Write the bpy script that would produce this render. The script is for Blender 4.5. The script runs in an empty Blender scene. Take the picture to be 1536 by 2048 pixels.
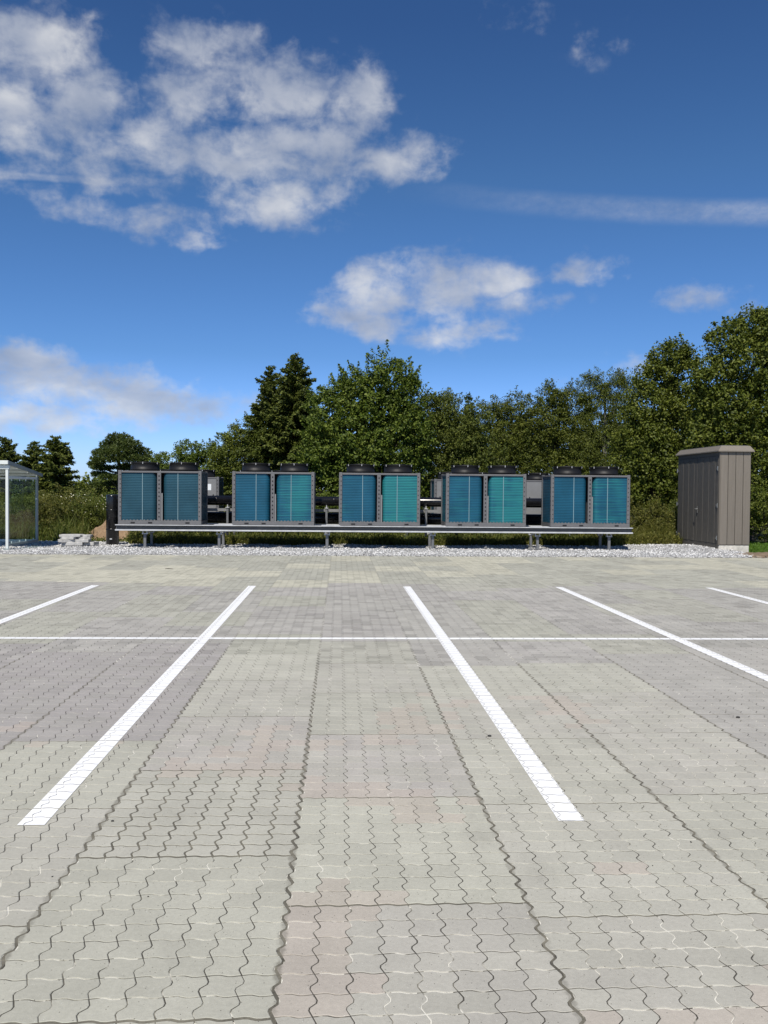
import bpy, math, random
import numpy as np
from mathutils import Vector, Matrix

random.seed(7)
rng = np.random.default_rng(11)
R = math.radians
S = bpy.context.scene
COL = S.collection

# ------------------------------------------------------------------ camera
CAM_H = 1.5402
F_PX, PITCH, YAW, ROLL = 1726.1, 0.0235, 0.0514, 0.0087
cam_data = bpy.data.cameras.new('camera')
cam_data.sensor_fit = 'VERTICAL'
cam_data.sensor_height = 36.0
cam_data.lens = F_PX / 2048 * 36.0
cam_data.clip_start = 0.05
cam_data.clip_end = 3000
cam = bpy.data.objects.new('camera', cam_data)
COL.objects.link(cam)
cam.matrix_world = (Matrix.Translation((0, 0, CAM_H)) @ Matrix.Rotation(-YAW, 4, 'Z')
                    @ Matrix.Rotation(math.pi / 2 - PITCH, 4, 'X') @ Matrix.Rotation(ROLL, 4, 'Z'))
S.camera = cam

# ------------------------------------------------------------------ world, sun, exposure
SUN_EL, SUN_AZ = R(53.0), R(197.0)        # azimuth clockwise from +Y; the sun stands behind the camera, a little left
S.render.engine = 'CYCLES'
S.cycles.use_denoising = True
S.cycles.max_bounces = 6
S.cycles.diffuse_bounces = 3
S.cycles.glossy_bounces = 3
S.cycles.transparent_max_bounces = 12
S.view_settings.view_transform = 'Standard'
S.view_settings.look = 'None'
S.view_settings.exposure = 0.12
S.view_settings.gamma = 1.0
S.view_settings.use_curve_mapping = False


class NT:
    """small node-tree writer"""
    def __init__(self, tree):
        self.t = tree; self.n = tree.nodes; self.l = tree.links

    def node(self, typ, **kw):
        nd = self.n.new(typ)
        for k, v in kw.items():
            setattr(nd, k, v)
        return nd

    def put(self, sock, v):
        if isinstance(v, bpy.types.NodeSocket):
            self.l.new(v, sock)
        else:
            if sock.type == 'RGBA' and not isinstance(v, (int, float)) and len(v) == 3:
                v = (*v, 1)
            sock.default_value = v

    def math(self, op, a, b=0.0, c=None, clamp=False):
        nd = self.node('ShaderNodeMath', operation=op, use_clamp=clamp)
        self.put(nd.inputs[0], a); self.put(nd.inputs[1], b)
        if c is not None: self.put(nd.inputs[2], c)
        return nd.outputs[0]

    def vmath(self, op, a, b=(0, 0, 0)):
        nd = self.node('ShaderNodeVectorMath', operation=op)
        self.put(nd.inputs[0], a); self.put(nd.inputs[1], b)
        return nd.outputs['Value'] if op in ('LENGTH', 'DOT_PRODUCT', 'DISTANCE') else nd.outputs[0]

    def noise(self, vec=None, scale=5.0, detail=3.0, rough=0.5, dist=0.0):
        nd = self.node('ShaderNodeTexNoise')
        if vec is not None: self.put(nd.inputs['Vector'], vec)
        nd.inputs['Scale'].default_value = scale; nd.inputs['Detail'].default_value = detail
        nd.inputs['Roughness'].default_value = rough; nd.inputs['Distortion'].default_value = dist
        return nd.outputs['Fac']

    def ramp(self, fac, stops, interp='LINEAR'):
        nd = self.node('ShaderNodeValToRGB')
        cr = nd.color_ramp; cr.interpolation = interp
        while len(cr.elements) < len(stops): cr.elements.new(0.5)
        for e, (p, c) in zip(cr.elements, stops):
            e.position = p; e.color = (*c, 1) if len(c) == 3 else c
        self.put(nd.inputs[0], fac)
        return nd.outputs['Color']

    def maprange(self, v, a, b, c=0.0, d=1.0, smooth=False):
        nd = self.node('ShaderNodeMapRange')
        if smooth: nd.interpolation_type = 'SMOOTHSTEP'
        self.put(nd.inputs[0], v)
        for i, x in enumerate((a, b, c, d)): self.put(nd.inputs[i + 1], x)
        return nd.outputs[0]

    def mix(self, fac, a, b, blend='MIX'):
        nd = self.node('ShaderNodeMix', data_type='RGBA', blend_type=blend)
        self.put(nd.inputs[0], fac); self.put(nd.inputs[6], a); self.put(nd.inputs[7], b)
        return nd.outputs[2]


world = bpy.data.worlds.new('World')
S.world = world
world.use_nodes = True
w = NT(world.node_tree)
w.n.clear()
sky = w.node('ShaderNodeTexSky', sky_type='NISHITA')
sky.sun_disc = False
sky.sun_elevation = SUN_EL
sky.sun_rotation = SUN_AZ
sky.altitude = 300
sky.air_density = 1.0
sky.dust_density = 0.35
sky.ozone_density = 2.5
tc = w.node('ShaderNodeTexCoord')
dirv = w.vmath('NORMALIZE', tc.outputs['Generated'])
sep = w.node('ShaderNodeSeparateXYZ'); w.put(sep.inputs[0], dirv)
az = w.math('MULTIPLY', w.math('ARCTAN2', sep.outputs[0], sep.outputs[1]), 57.2958)
el = w.math('MULTIPLY', w.math('ARCSINE', sep.outputs[2]), 57.2958)
ae = w.node('ShaderNodeCombineXYZ'); w.put(ae.inputs[0], az); w.put(ae.inputs[1], el)
# ragged cloud banks, each given by the direction of its middle (azimuth, elevation) and its half width and height in degrees
BANKS = [(-19.3,24.7,5.0,2.8,1), (-20.5,21.5,3.6,2.2,1), (-15.9,22.6,3.9,2.8,.9), (-8.6,25.9,4.4,2.2,.95), (-4.1,24.6,5.5,2.5,.95),
         (0.9,24.2,3.5,2.2,.95), (-11.4,21.0,4.2,2.1,.9), (-6.6,20.9,5.0,2.4,.95), (-1.5,21.1,6.0,2.5,1), (3.4,21.0,3.8,1.8,.9),
         (-4.0,18.4,5.0,1.9,.95), (-12.0,16.6,5.2,1.2,.85), (-9.6,15.9,2.2,.8,.8), (-14.5,19.5,5,2.4,.72), (-15,17,4,1.2,.6), (11.5,12.0,3.5,1.3,.8), (-10,23.5,4,2.2,.8), (21.5,12.3,2.4,.8,.5), (-20,18.5,5,2.2,.5), (-18,21,4,2,.8),
         (2.6,12.8,3.9,2.4,1), (6.5,13.4,5.7,2.3,1), (10.4,13.6,3.1,1.7,.95), (1.9,11.2,4.4,1.5,1), (7.2,10.4,4.8,1.1,.85),
         (15.8,14.1,2.6,1.0,.85), (14.3,12.3,1.6,.8,.6),
         (-20.5,7.7,4.2,1.4,1.05), (-16.8,6.5,7.5,1.6,1.1), (-12.0,5.3,6.8,1.4,1.05), (-18.8,4.4,6,1.2,1.0), (-17,2.2,7,.8,.35),
         (23.7,12.0,2.6,.9,.7), (25.9,11.4,2.0,.8,.7), (16.6,26.4,2.6,1.5,.36), (11.2,28.4,3.0,1.6,.36), (19.6,8.3,2.2,1.2,.6), (15,7.4,3,.8,.3)]
wn = w.node('ShaderNodeTexNoise'); w.put(wn.inputs['Vector'], ae.outputs[0])
wn.inputs['Scale'].default_value = 0.22; wn.inputs['Detail'].default_value = 4.0; wn.inputs['Roughness'].default_value = 0.6
warp = w.vmath('MULTIPLY', w.vmath('SUBTRACT', wn.outputs['Color'], (.5, .5, .5)), (4.2, 2.2, 0))
wpos = w.vmath('ADD', ae.outputs[0], warp)
bank = None
for a_, e_, ra, re, st in BANKS:
    q = w.vmath('MULTIPLY', w.vmath('SUBTRACT', wpos, (a_, e_, 0)), (1 / ra, 1 / re, 0))
    b = w.math('MULTIPLY', w.maprange(w.vmath('LENGTH', q), 1.6, 0.1, 0, 1, True), st)
    bank = b if bank is None else w.math('MAXIMUM', bank, b)
# fair-weather cloud over the rest of the sky
zc = w.math('MAXIMUM', sep.outputs[2], 0.04)
cp = w.node('ShaderNodeCombineXYZ')
w.put(cp.inputs[0], w.math('DIVIDE', sep.outputs[0], zc)); w.put(cp.inputs[1], w.math('DIVIDE', sep.outputs[1], zc))
scat = w.maprange(w.noise(cp.outputs[0], 0.9, 5, 0.55), 0.52, 0.72, 0, 1, True)
awayaz = w.maprange(w.math('ABSOLUTE', w.math('SUBTRACT', az, 2.7)), 27, 33, 0, 1, True)
awayel = w.maprange(el, 30.5, 34, 0, 1, True)
bank = w.math('MAXIMUM', bank, w.math('MULTIPLY', scat, w.math('MAXIMUM', awayaz, awayel)))
det = w.noise(w.vmath('MULTIPLY', ae.outputs[0], (.75, 1.25, 1)), 0.45, 6, 0.54, 0.2)
fine = w.noise(ae.outputs[0], 1.5, 6, .6, .3)
dens = w.math('ADD', bank, w.math('ADD', w.math('MULTIPLY', w.math('SUBTRACT', det, .5), 1.75), w.math('MULTIPLY', w.math('SUBTRACT', fine, .5), .5)))
dens = w.math('MULTIPLY', w.maprange(dens, 0.24, 1.2, 0, 1, True), w.maprange(bank, 0.02, 0.3, 0, 1, True))
# contrails: one broad and frayed, one thin
def trail(a0, e0, a1, e1, width, lo, hi, amp):
    k = (e1 - e0) / (a1 - a0)
    d = w.math('SUBTRACT', el, w.math('ADD', w.math('MULTIPLY', az, k), e0 - k * a0))
    d = w.math('ADD', d, w.math('MULTIPLY', w.math('SUBTRACT', det, .5), .35))
    m = w.maprange(w.math('ABSOLUTE', d), width, width * .25, 0, amp, True)
    return w.math('MULTIPLY', m, w.maprange(az, lo, hi, 0, 1, True))
fray = w.maprange(w.noise(w.vmath('MULTIPLY', ae.outputs[0], (1.6, 2.5, 1)), 0.9, 5, .65), .3, .7, .45, 1)
t1 = w.math('MULTIPLY', trail(5.8, 18.97, 26.6, 16.55, .95, 1.0, 27, .42), fray)
t2 = w.math('MULTIPLY', trail(-21, 18.2, -9.2, 19.0, .30, -8, -20, .42), fray)
dens = w.math('MINIMUM', w.math('ADD', dens, w.math('MAXIMUM', t1, t2)), 1.0)
lit = w.noise(w.vmath('ADD', w.vmath('MULTIPLY', ae.outputs[0], (.8, 1.3, 1)), (0, .5, 3)), 0.27, 4, .5, .2)
ccol = w.ramp(lit, [(.30, (3.9, 4.5, 5.8)), (.5, (5.9, 6.3, 7.2)), (.66, (8.6, 8.7, 8.9))])
hs = w.node('ShaderNodeHueSaturation'); hs.inputs['Hue'].default_value = 0.503; hs.inputs['Saturation'].default_value = 1.12
hs.inputs['Value'].default_value = 0.95
w.put(hs.inputs['Color'], sky.outputs[0])
air = w.ramp(w.maprange(el, -2, 34, 0, 1), [(.0, (.95, 1.2, 2.2)), (.10, (.92, 1.22, 2.1)), (.30, (.66, .95, 1.37)), (.60, (.66, .93, 1.15)), (.84, (.55, .79, 1.04))])
skyblue = w.mix(1.0, hs.outputs[0], air, 'MULTIPLY')
skycol = w.mix(w.math('MULTIPLY', dens, .80), skyblue, ccol)
bg = w.node('ShaderNodeBackground'); w.put(bg.inputs[0], skycol); bg.inputs[1].default_value = 0.079
wo = w.node('ShaderNodeOutputWorld'); w.l.new(bg.outputs[0], wo.inputs[0])

sun_d = bpy.data.lights.new('sun', 'SUN')
sun_d.energy = 4.9
sun_d.angle = R(0.53)
sun_d.color = (1.0, 0.945, 0.85)
sun = bpy.data.objects.new('sun', sun_d)
COL.objects.link(sun)
to_sun = Vector((math.sin(SUN_AZ) * math.cos(SUN_EL), math.cos(SUN_AZ) * math.cos(SUN_EL), math.sin(SUN_EL)))
sun.rotation_euler = to_sun.to_track_quat('Z', 'Y').to_euler()
sun.location = to_sun * 60


# ------------------------------------------------------------------ helpers
def ray(u, v):
    """direction seen at a point of the 1536 x 2048 photograph"""
    a, b = u - 768, v - 1024
    a, b = a * math.cos(ROLL) + b * math.sin(ROLL), -a * math.sin(ROLL) + b * math.cos(ROLL)
    x, y, z = a / F_PX, 1.0, -b / F_PX
    y, z = y * math.cos(PITCH) + z * math.sin(PITCH), -y * math.sin(PITCH) + z * math.cos(PITCH)
    x, y = x * math.cos(YAW) + y * math.sin(YAW), -x * math.sin(YAW) + y * math.cos(YAW)
    return Vector((x, y, z))


def at(u, v, Y):
    """the place at distance Y that shows at that point"""
    r = ray(u, v)
    return r * (Y / r.y) + Vector((0, 0, CAM_H))


class MB:
    """collects shapes for ONE mesh"""
    def __init__(self):
        self.v = []; self.f = []; self.mi = []; self.cur = 0; self.sm = []; self.smooth = False

    def add(self, vs, fs):
        o = len(self.v)
        self.v += [tuple(p) for p in vs]
        for f in fs:
            self.f.append([i + o for i in f]); self.mi.append(self.cur); self.sm.append(self.smooth)

    def box(self, x0, x1, y0, y1, z0, z1, bev=0.0):
        if bev <= 0:
            vs = [(x, y, z) for z in (z0, z1) for y in (y0, y1) for x in (x0, x1)]
            self.add(vs, [(0, 2, 3, 1), (4, 5, 7, 6), (0, 1, 5, 4), (2, 6, 7, 3), (0, 4, 6, 2), (1, 3, 7, 5)])
            return
        b = min(bev, .45 * min(x1 - x0, y1 - y0, z1 - z0))
        vs = []; idx = {}
        for sz in (0, 1):
            for sy in (0, 1):
                for sx in (0, 1):
                    X = (x0, x1)[sx]; Y = (y0, y1)[sy]; Z = (z0, z1)[sz]
                    ix = X + b * (1 - 2 * sx); iy = Y + b * (1 - 2 * sy); iz = Z + b * (1 - 2 * sz)
                    for a, p in (('x', (X, iy, iz)), ('y', (ix, Y, iz)), ('z', (ix, iy, Z))):
                        idx[(sx, sy, sz, a)] = len(vs); vs.append(p)
        fs = []
        I = lambda x, y, z, a: idx[(x, y, z, a)]
        fs.append([I(0,0,0,'x'), I(0,0,1,'x'), I(0,1,1,'x'), I(0,1,0,'x')]); fs.append([I(1,0,0,'x'), I(1,1,0,'x'), I(1,1,1,'x'), I(1,0,1,'x')])
        fs.append([I(0,0,0,'y'), I(1,0,0,'y'), I(1,0,1,'y'), I(0,0,1,'y')]); fs.append([I(0,1,0,'y'), I(0,1,1,'y'), I(1,1,1,'y'), I(1,1,0,'y')])
        fs.append([I(0,0,0,'z'), I(0,1,0,'z'), I(1,1,0,'z'), I(1,0,0,'z')]); fs.append([I(0,0,1,'z'), I(1,0,1,'z'), I(1,1,1,'z'), I(0,1,1,'z')])
        for s in (0, 1):
            for t in (0, 1):
                fs.append([I(s,t,0,'x'), I(s,t,1,'x'), I(s,t,1,'y'), I(s,t,0,'y')])
                fs.append([I(s,0,t,'x'), I(s,1,t,'x'), I(s,1,t,'z'), I(s,0,t,'z')])
                fs.append([I(0,s,t,'y'), I(1,s,t,'y'), I(1,s,t,'z'), I(0,s,t,'z')])
        for x in (0, 1):
            for y in (0, 1):
                for z in (0, 1):
                    fs.append([I(x,y,z,'x'), I(x,y,z,'y'), I(x,y,z,'z')])
        self.add(vs, fs)

    def lathe(self, cx, cy, prof, n=24, close=True):
        """prof: (radius, z) pairs turned about a vertical axis"""
        vs = []; fs = []
        for r, z in prof:
            for k in range(n):
                a = 2 * math.pi * k / n
                vs.append((cx + r * math.cos(a), cy + r * math.sin(a), z))
        for i in range(len(prof) - 1):
            for k in range(n):
                k2 = (k + 1) % n
                fs.append([i * n + k, i * n + k2, (i + 1) * n + k2, (i + 1) * n + k])
        if close:
            fs.append(list(range(n))[::-1]); m = (len(prof) - 1) * n; fs.append([m + k for k in range(n)])
        self.add(vs, fs)

    def tube(self, pts, rad, n=8, cap=True):
        pts = [Vector(p) for p in pts]
        if not hasattr(rad, '__len__'): rad = [rad] * len(pts)
        vs = []; fs = []; ref = None
        for i, p in enumerate(pts):
            t = (pts[min(i + 1, len(pts) - 1)] - pts[max(i - 1, 0)]).normalized()
            if ref is None: ref = Vector((1, 0, 0)) if abs(t.x) < .8 else Vector((0, 1, 0))
            s = t.cross(ref).normalized(); ref = s.cross(t).normalized()
            for k in range(n):
                a = 2 * math.pi * k / n
                vs.append(p + (s * math.cos(a) + ref * math.sin(a)) * rad[i])
        for i in range(len(pts) - 1):
            for k in range(n):
                k2 = (k + 1) % n
                fs.append([i * n + k, i * n + k2, (i + 1) * n + k2, (i + 1) * n + k])
        if cap:
            fs.append(list(range(n))); m = (len(pts) - 1) * n; fs.append([m + k for k in range(n)][::-1])
        self.add(vs, fs)

    def prism(self, poly, axis, a, b):
        """extrude a polygon given in the two other axes along 'axis' from a to b"""
        n = len(poly)
        def mk(p, t):
            return {'x': (t, p[0], p[1]), 'y': (p[0], t, p[1]), 'z': (p[0], p[1], t)}[axis]
        vs = [mk(p, a) for p in poly] + [mk(p, b) for p in poly]
        fs = [list(range(n))[::-1], [n + i for i in range(n)]] + [[i, (i + 1) % n, n + (i + 1) % n, n + i] for i in range(n)]
        self.add(vs, fs)

    def build(self, name, mats, parent=None):
        me = bpy.data.meshes.new(name)
        me.from_pydata(self.v, [], self.f)
        for m in (mats if isinstance(mats, (list, tuple)) else [mats]): me.materials.append(m)
        if any(self.mi): me.polygons.foreach_set('material_index', self.mi)
        if any(self.sm): me.polygons.foreach_set('use_smooth', self.sm)
        me.update()
        return link(name, me, parent)


def link(name, data, parent=None):
    o = bpy.data.objects.new(name, data)
    COL.objects.link(o)
    if parent is not None: o.parent = parent
    return o


def tag(o, label=None, cat=None, group=None, kind=None):
    if label: o['label'] = label
    if cat: o['category'] = cat
    if group: o['group'] = group
    if kind: o['kind'] = kind
    return o


def empty(name, loc=(0, 0, 0), rz=0.0):
    o = link(name, None); o.location = loc; o.rotation_euler = (0, 0, rz)
    o.empty_display_size = .2
    return o


def copy_tree(o, parent=None):
    c = o.copy(); COL.objects.link(c); c.parent = parent
    for ch in list(o.children): copy_tree(ch, c)
    return c


def mesh_np(name, verts, quads, mat, parent=None, tris=None, smooth=False, facecol=None):
    """numpy arrays -> one mesh object"""
    me = bpy.data.meshes.new(name)
    nq = 0 if quads is None else len(quads); ntr = 0 if tris is None else len(tris)
    me.vertices.add(len(verts)); me.vertices.foreach_set('co', np.asarray(verts, np.float32).ravel())
    loops = []
    if nq: loops.append(np.asarray(quads, np.int32).ravel())
    if ntr: loops.append(np.asarray(tris, np.int32).ravel())
    loops = np.concatenate(loops)
    me.loops.add(len(loops)); me.loops.foreach_set('vertex_index', loops)
    me.polygons.add(nq + ntr)
    st = np.concatenate([np.arange(nq) * 4, nq * 4 + np.arange(ntr) * 3]).astype(np.int32)
    me.polygons.foreach_set('loop_start', st)
    me.polygons.foreach_set('loop_total', np.concatenate([np.full(nq, 4), np.full(ntr, 3)]).astype(np.int32))
    me.polygons.foreach_set('use_smooth', np.full(nq + ntr, smooth, bool))
    for m in (mat if isinstance(mat, (list, tuple)) else [mat]): me.materials.append(m)
    if facecol is not None:
        at_ = me.attributes.new('tint', 'FLOAT_COLOR', 'FACE'); at_.data.foreach_set('color', np.asarray(facecol, np.float32).ravel())
    me.update(calc_edges=True)
    me.validate()
    return link(name, me, parent)


# ------------------------------------------------------------------ materials
def mat_new(name):
    m = bpy.data.materials.new(name); m.use_nodes = True
    t = NT(m.node_tree); t.n.clear()
    out = t.node('ShaderNodeOutputMaterial')
    p = t.node('ShaderNodeBsdfPrincipled'); t.l.new(p.outputs[0], out.inputs[0])
    return m, t, p, out


def bump(t, p, height, strength=.3, dist=.01):
    b = t.node('ShaderNodeBump'); b.inputs['Strength'].default_value = strength; b.inputs['Distance'].default_value = dist
    t.put(b.inputs['Height'], height); t.l.new(b.outputs[0], p.inputs['Normal'])


def plain(name, col, rough=.5, metal=0.0, var=.12, scale=6.0, bumpk=0.0, spec=.5):
    """a plain finish with slight dirt and tone variation"""
    m, t, p, o = mat_new(name)
    g = t.node('ShaderNodeNewGeometry')
    n = t.noise(g.outputs['Position'], scale, 5, .6)
    n2 = t.noise(g.outputs['Position'], scale * 9, 3, .6)
    f = t.math('ADD', t.maprange(n, .3, .7, 1 - var, 1 + var), t.maprange(n2, .3, .7, -var * .4, var * .4))
    cc = t.node('ShaderNodeCombineXYZ')
    for i in range(3): t.put(cc.inputs[i], f)
    t.put(p.inputs['Base Color'], t.mix(1.0, col, cc.outputs[0], 'MULTIPLY'))
    t.put(p.inputs['Roughness'], t.maprange(n2, .2, .8, max(.05, rough - .1), min(1, rough + .1)))
    p.inputs['Metallic'].default_value = metal
    p.inputs['Specular IOR Level'].default_value = spec
    if bumpk: bump(t, p, n2, bumpk, .01)
    return m


def paver_mat(name, from_object):
    m, t, p, o = mat_new(name)
    g = t.node('ShaderNodeNewGeometry')
    pos = g.outputs['Position']
    if from_object:
        c = t.node('ShaderNodeObjectInfo').outputs['Color']
    else:
        a = t.node('ShaderNodeAttribute'); a.attribute_name = 'tint'; c = a.outputs['Color']
    blot = t.noise(pos, 3.1, 5, .62)
    fine = t.noise(pos, 55, 4, .7)
    grain = t.noise(pos, 420, 3, .7)
    f = t.math('MULTIPLY', t.maprange(blot, .3, .7, .93, 1.06), t.maprange(fine, .25, .75, .90, 1.09))
    f = t.math('MULTIPLY', f, t.maprange(grain, .25, .75, .86, 1.12))
    cc = t.node('ShaderNodeCombineXYZ')
    for i in range(3): t.put(cc.inputs[i], f)
    col = t.mix(1.0, c, cc.outputs[0], 'MULTIPLY')
    # dark pits and pale grit of the concrete face
    vo = t.node('ShaderNodeTexVoronoi'); t.put(vo.inputs['Vector'], pos); vo.inputs['Scale'].default_value = 62
    pit = t.math('MULTIPLY', t.math('LESS_THAN', vo.outputs['Distance'], .13), t.math('GREATER_THAN', t.noise(pos, 23, 2, .5), .53))
    col = t.mix(t.math('MULTIPLY', pit, .75), col, (.07, .065, .055))
    vo2 = t.node('ShaderNodeTexVoronoi'); t.put(vo2.inputs['Vector'], t.vmath('ADD', pos, (3.3, 7.7, 1.1))); vo2.inputs['Scale'].default_value = 75
    grit = t.math('MULTIPLY', t.math('LESS_THAN', vo2.outputs['Distance'], .12), t.math('GREATER_THAN', t.noise(pos, 17, 2, .5), .55))
    col = t.mix(t.math('MULTIPLY', grit, .5), col, (.62, .61, .57))
    # faint tyre grime and drip stains
    st = t.maprange(t.noise(t.vmath('MULTIPLY', pos, (1.3, .55, 1)), 1.6, 6, .66, .4), .54, .75, 0, .22, True)
    col = t.mix(st, col, (.16, .15, .135))
    # dirt washed out of the wide seams onto the stones beside them
    sp_ = t.node('ShaderNodeSeparateXYZ'); t.put(sp_.inputs[0], pos)
    sd_ = t.math('PINGPONG', t.math('SUBTRACT', sp_.outputs[0], -.185), .45)
    wd_ = t.maprange(t.noise(pos, 9, 4, .65), .35, .72, .004, .034)
    dirt = t.math('MULTIPLY', t.maprange(t.math('SUBTRACT', sd_, wd_), 0, -.016, 0, .6, True), t.math('MULTIPLY', t.maprange(t.noise(pos, 1.3, 2, .5), .35, .6, .25, 1), t.maprange(sp_.outputs[1], 6.5, 10, 1, .15)))
    col = t.mix(dirt, col, (.14, .13, .105))
    t.put(p.inputs['Base Color'], col)
    p.inputs['Roughness'].default_value = .88
    p.inputs['Specular IOR Level'].default_value = .25
    bump(t, p, t.math('ADD', t.math('MULTIPLY', grain, .5), fine), .35, .004)
    return m


def leaf_mat(name, stops, rough=.5, trans=.2, spec=.22, nscale=.8):
    stops = [(p_, tuple(c_ * k_ for c_, k_ in zip(c, (1.14, 1.18, .74)))) for p_, c in stops]
    m, t, p, o = mat_new(name)
    g = t.node('ShaderNodeNewGeometry')
    n = t.noise(g.outputs['Position'], nscale, 3, .5)
    f = t.math('ADD', t.math('MULTIPLY', g.outputs['Random Per Island'], .6), t.math('MULTIPLY', n, .4))
    col = t.ramp(f, stops)
    t.put(p.inputs['Base Color'], col)
    p.inputs['Roughness'].default_value = rough
    p.inputs['Specular IOR Level'].default_value = spec
    tr = t.node('ShaderNodeBsdfTranslucent'); t.put(tr.inputs[0], t.mix(1.0, col, (1.2, 1.35, .55), 'MULTIPLY'))
    mx = t.node('ShaderNodeMixShader'); mx.inputs[0].default_value = trans
    t.l.new(p.outputs[0], mx.inputs[1]); t.l.new(tr.outputs[0], mx.inputs[2]); t.l.new(mx.outputs[0], o.inputs[0])
    return m


def bark_mat(name, c1, c2):
    m, t, p, o = mat_new(name)
    g = t.node('ShaderNodeNewGeometry')
    n = t.noise(t.vmath('MULTIPLY', g.outputs['Position'], (6, 6, 1.2)), 4, 5, .65)
    t.put(p.inputs['Base Color'], t.ramp(n, [(.3, c1), (.7, c2)]))
    p.inputs['Roughness'].default_value = .9
    bump(t, p, n, .8, .03)
    return m


def glass_mat(name, tint, refl=.02, alpha=.82):
    m, t, p, o = mat_new(name)
    t.n.remove(p)
    tr = t.node('ShaderNodeBsdfTransparent'); tr.inputs[0].default_value = (*tint, 1)
    gl = t.node('ShaderNodeBsdfGlossy'); gl.inputs['Roughness'].default_value = .02
    fr = t.node('ShaderNodeLayerWeight'); fr.inputs[0].default_value = .25
    mx = t.node('ShaderNodeMixShader')
    t.put(mx.inputs[0], t.math('MAXIMUM', t.math('MULTIPLY', fr.outputs['Fresnel'], .15), refl))
    t.l.new(tr.outputs[0], mx.inputs[1]); t.l.new(gl.outputs[0], mx.inputs[2]); t.l.new(mx.outputs[0], o.inputs[0])
    return m


def coil_mat(name, amount, seed, dull=1.0):
    """coated cooling fins: blue, with the turquoise gleam they reflect painted in as streaks"""
    m, t, p, o = mat_new(name)
    g = t.node('ShaderNodeNewGeometry'); pos = t.vmath('ADD', g.outputs['Position'], (seed * 3.7, 0, seed * 1.9))
    fin = t.node('ShaderNodeTexWave', wave_type='BANDS', bands_direction='Z'); t.put(fin.inputs['Vector'], g.outputs['Position'])
    fin.inputs['Scale'].default_value = 7.3; fin.inputs['Distortion'].default_value = .25; fin.inputs['Detail'].default_value = 1.0
    streak = t.noise(t.vmath('MULTIPLY', pos, (.45, .5, 13)), 2.2, 5, .66, .25)
    patch = t.noise(t.vmath('MULTIPLY', pos, (2.2, 1, .5)), 1.0, 2, .5)
    k = t.math('ADD', t.math('MULTIPLY', streak, .6), t.math('MULTIPLY', patch, .4))
    k = t.math('MULTIPLY', t.maprange(k, .62 - amount * .34, .80 - amount * .3, 0, 1, True), min(1.0, .25 + amount))
    base = t.ramp(t.noise(pos, 1.7, 3, .5), [(.35, (.008 * dull, (.075 / dull ** .5), .130 / dull ** .8)), (.65, (.012 * dull, .105 / dull ** .5, .180 / dull ** .8))])
    col = t.mix(k, base, (.022, .20, .215))  # reflected turquoise gleam mixed into the fin colour
    col = t.mix(t.math('MULTIPLY', t.maprange(fin.outputs['Fac'], .55, .2, 0, 1, True), .55), col, (.004, .026, .042))
    t.put(p.inputs['Base Color'], col)
    p.inputs['Roughness'].default_value = .5
    p.inputs['Metallic'].default_value = .1
    p.inputs['Specular IOR Level'].default_value = .25
    bump(t, p, fin.outputs['Fac'], .5, .006)
    return m


def ground_mat():
    m, t, p, o = mat_new('turf')
    g = t.node('ShaderNodeNewGeometry')
    n = t.noise(g.outputs['Position'], .35, 6, .65); n2 = t.noise(g.outputs['Position'], 9, 4, .7)
    f = t.math('ADD', t.math('MULTIPLY', n, .6), t.math('MULTIPLY', n2, .4))
    t.put(p.inputs['Base Color'], t.ramp(f, [(.3, (.035, .045, .014)), (.5, (.06, .075, .022)), (.68, (.12, .105, .05))]))
    p.inputs['Roughness'].default_value = .95
    bump(t, p, n2, .8, .05)
    return m


def soil_mat(name, c1, c2, c3):
    m, t, p, o = mat_new(name)
    g = t.node('ShaderNodeNewGeometry')
    n = t.noise(g.outputs['Position'], 5, 7, .7); n2 = t.noise(g.outputs['Position'], 40, 4, .7)
    f = t.math('ADD', t.math('MULTIPLY', n, .55), t.math('MULTIPLY', n2, .45))
    t.put(p.inputs['Base Color'], t.ramp(f, [(.32, c1), (.5, c2), (.7, c3)]))
    p.inputs['Roughness'].default_value = .95
    bump(t, p, f, .9, .04)
    return m


def joint_mat(name='joint_sand', shift=0.0):
    """sand in the joints: pale where it is full and dry, dark where it is washed out or mossy"""
    m, t, p, o = mat_new(name)
    g = t.node('ShaderNodeNewGeometry')
    pos = g.outputs['Position']
    n = t.math('ADD', t.math('MULTIPLY', t.noise(t.vmath('MULTIPLY', pos, (8.0, 4.5, 1)), 1.0, 3, .6), .6), t.math('MULTIPLY', t.noise(pos, 1.1, 3, .5), .4))
    col = t.ramp(n, [(.465 + shift, (.05, .045, .036)), (.49 + shift, (.15, .14, .11)), (.52 + shift, (.62, .60, .53))])
    t.put(p.inputs['Base Color'], col); p.inputs['Roughness'].default_value = .95
    bump(t, p, t.noise(pos, 300, 2, .6), .6, .003)
    return m


def gravel_mat(name):
    m, t, p, o = mat_new(name)
    g = t.node('ShaderNodeNewGeometry')
    f = t.math('ADD', t.math('MULTIPLY', g.outputs['Random Per Island'], .75), t.math('MULTIPLY', t.noise(g.outputs['Position'], 30, 3, .6), .25))
    t.put(p.inputs['Base Color'], t.ramp(f, [(.08, (.17, .168, .165)), (.4, (.45, .445, .435)), (.85, (.74, .73, .71))]))
    p.inputs['Roughness'].default_value = .85
    return m


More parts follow.
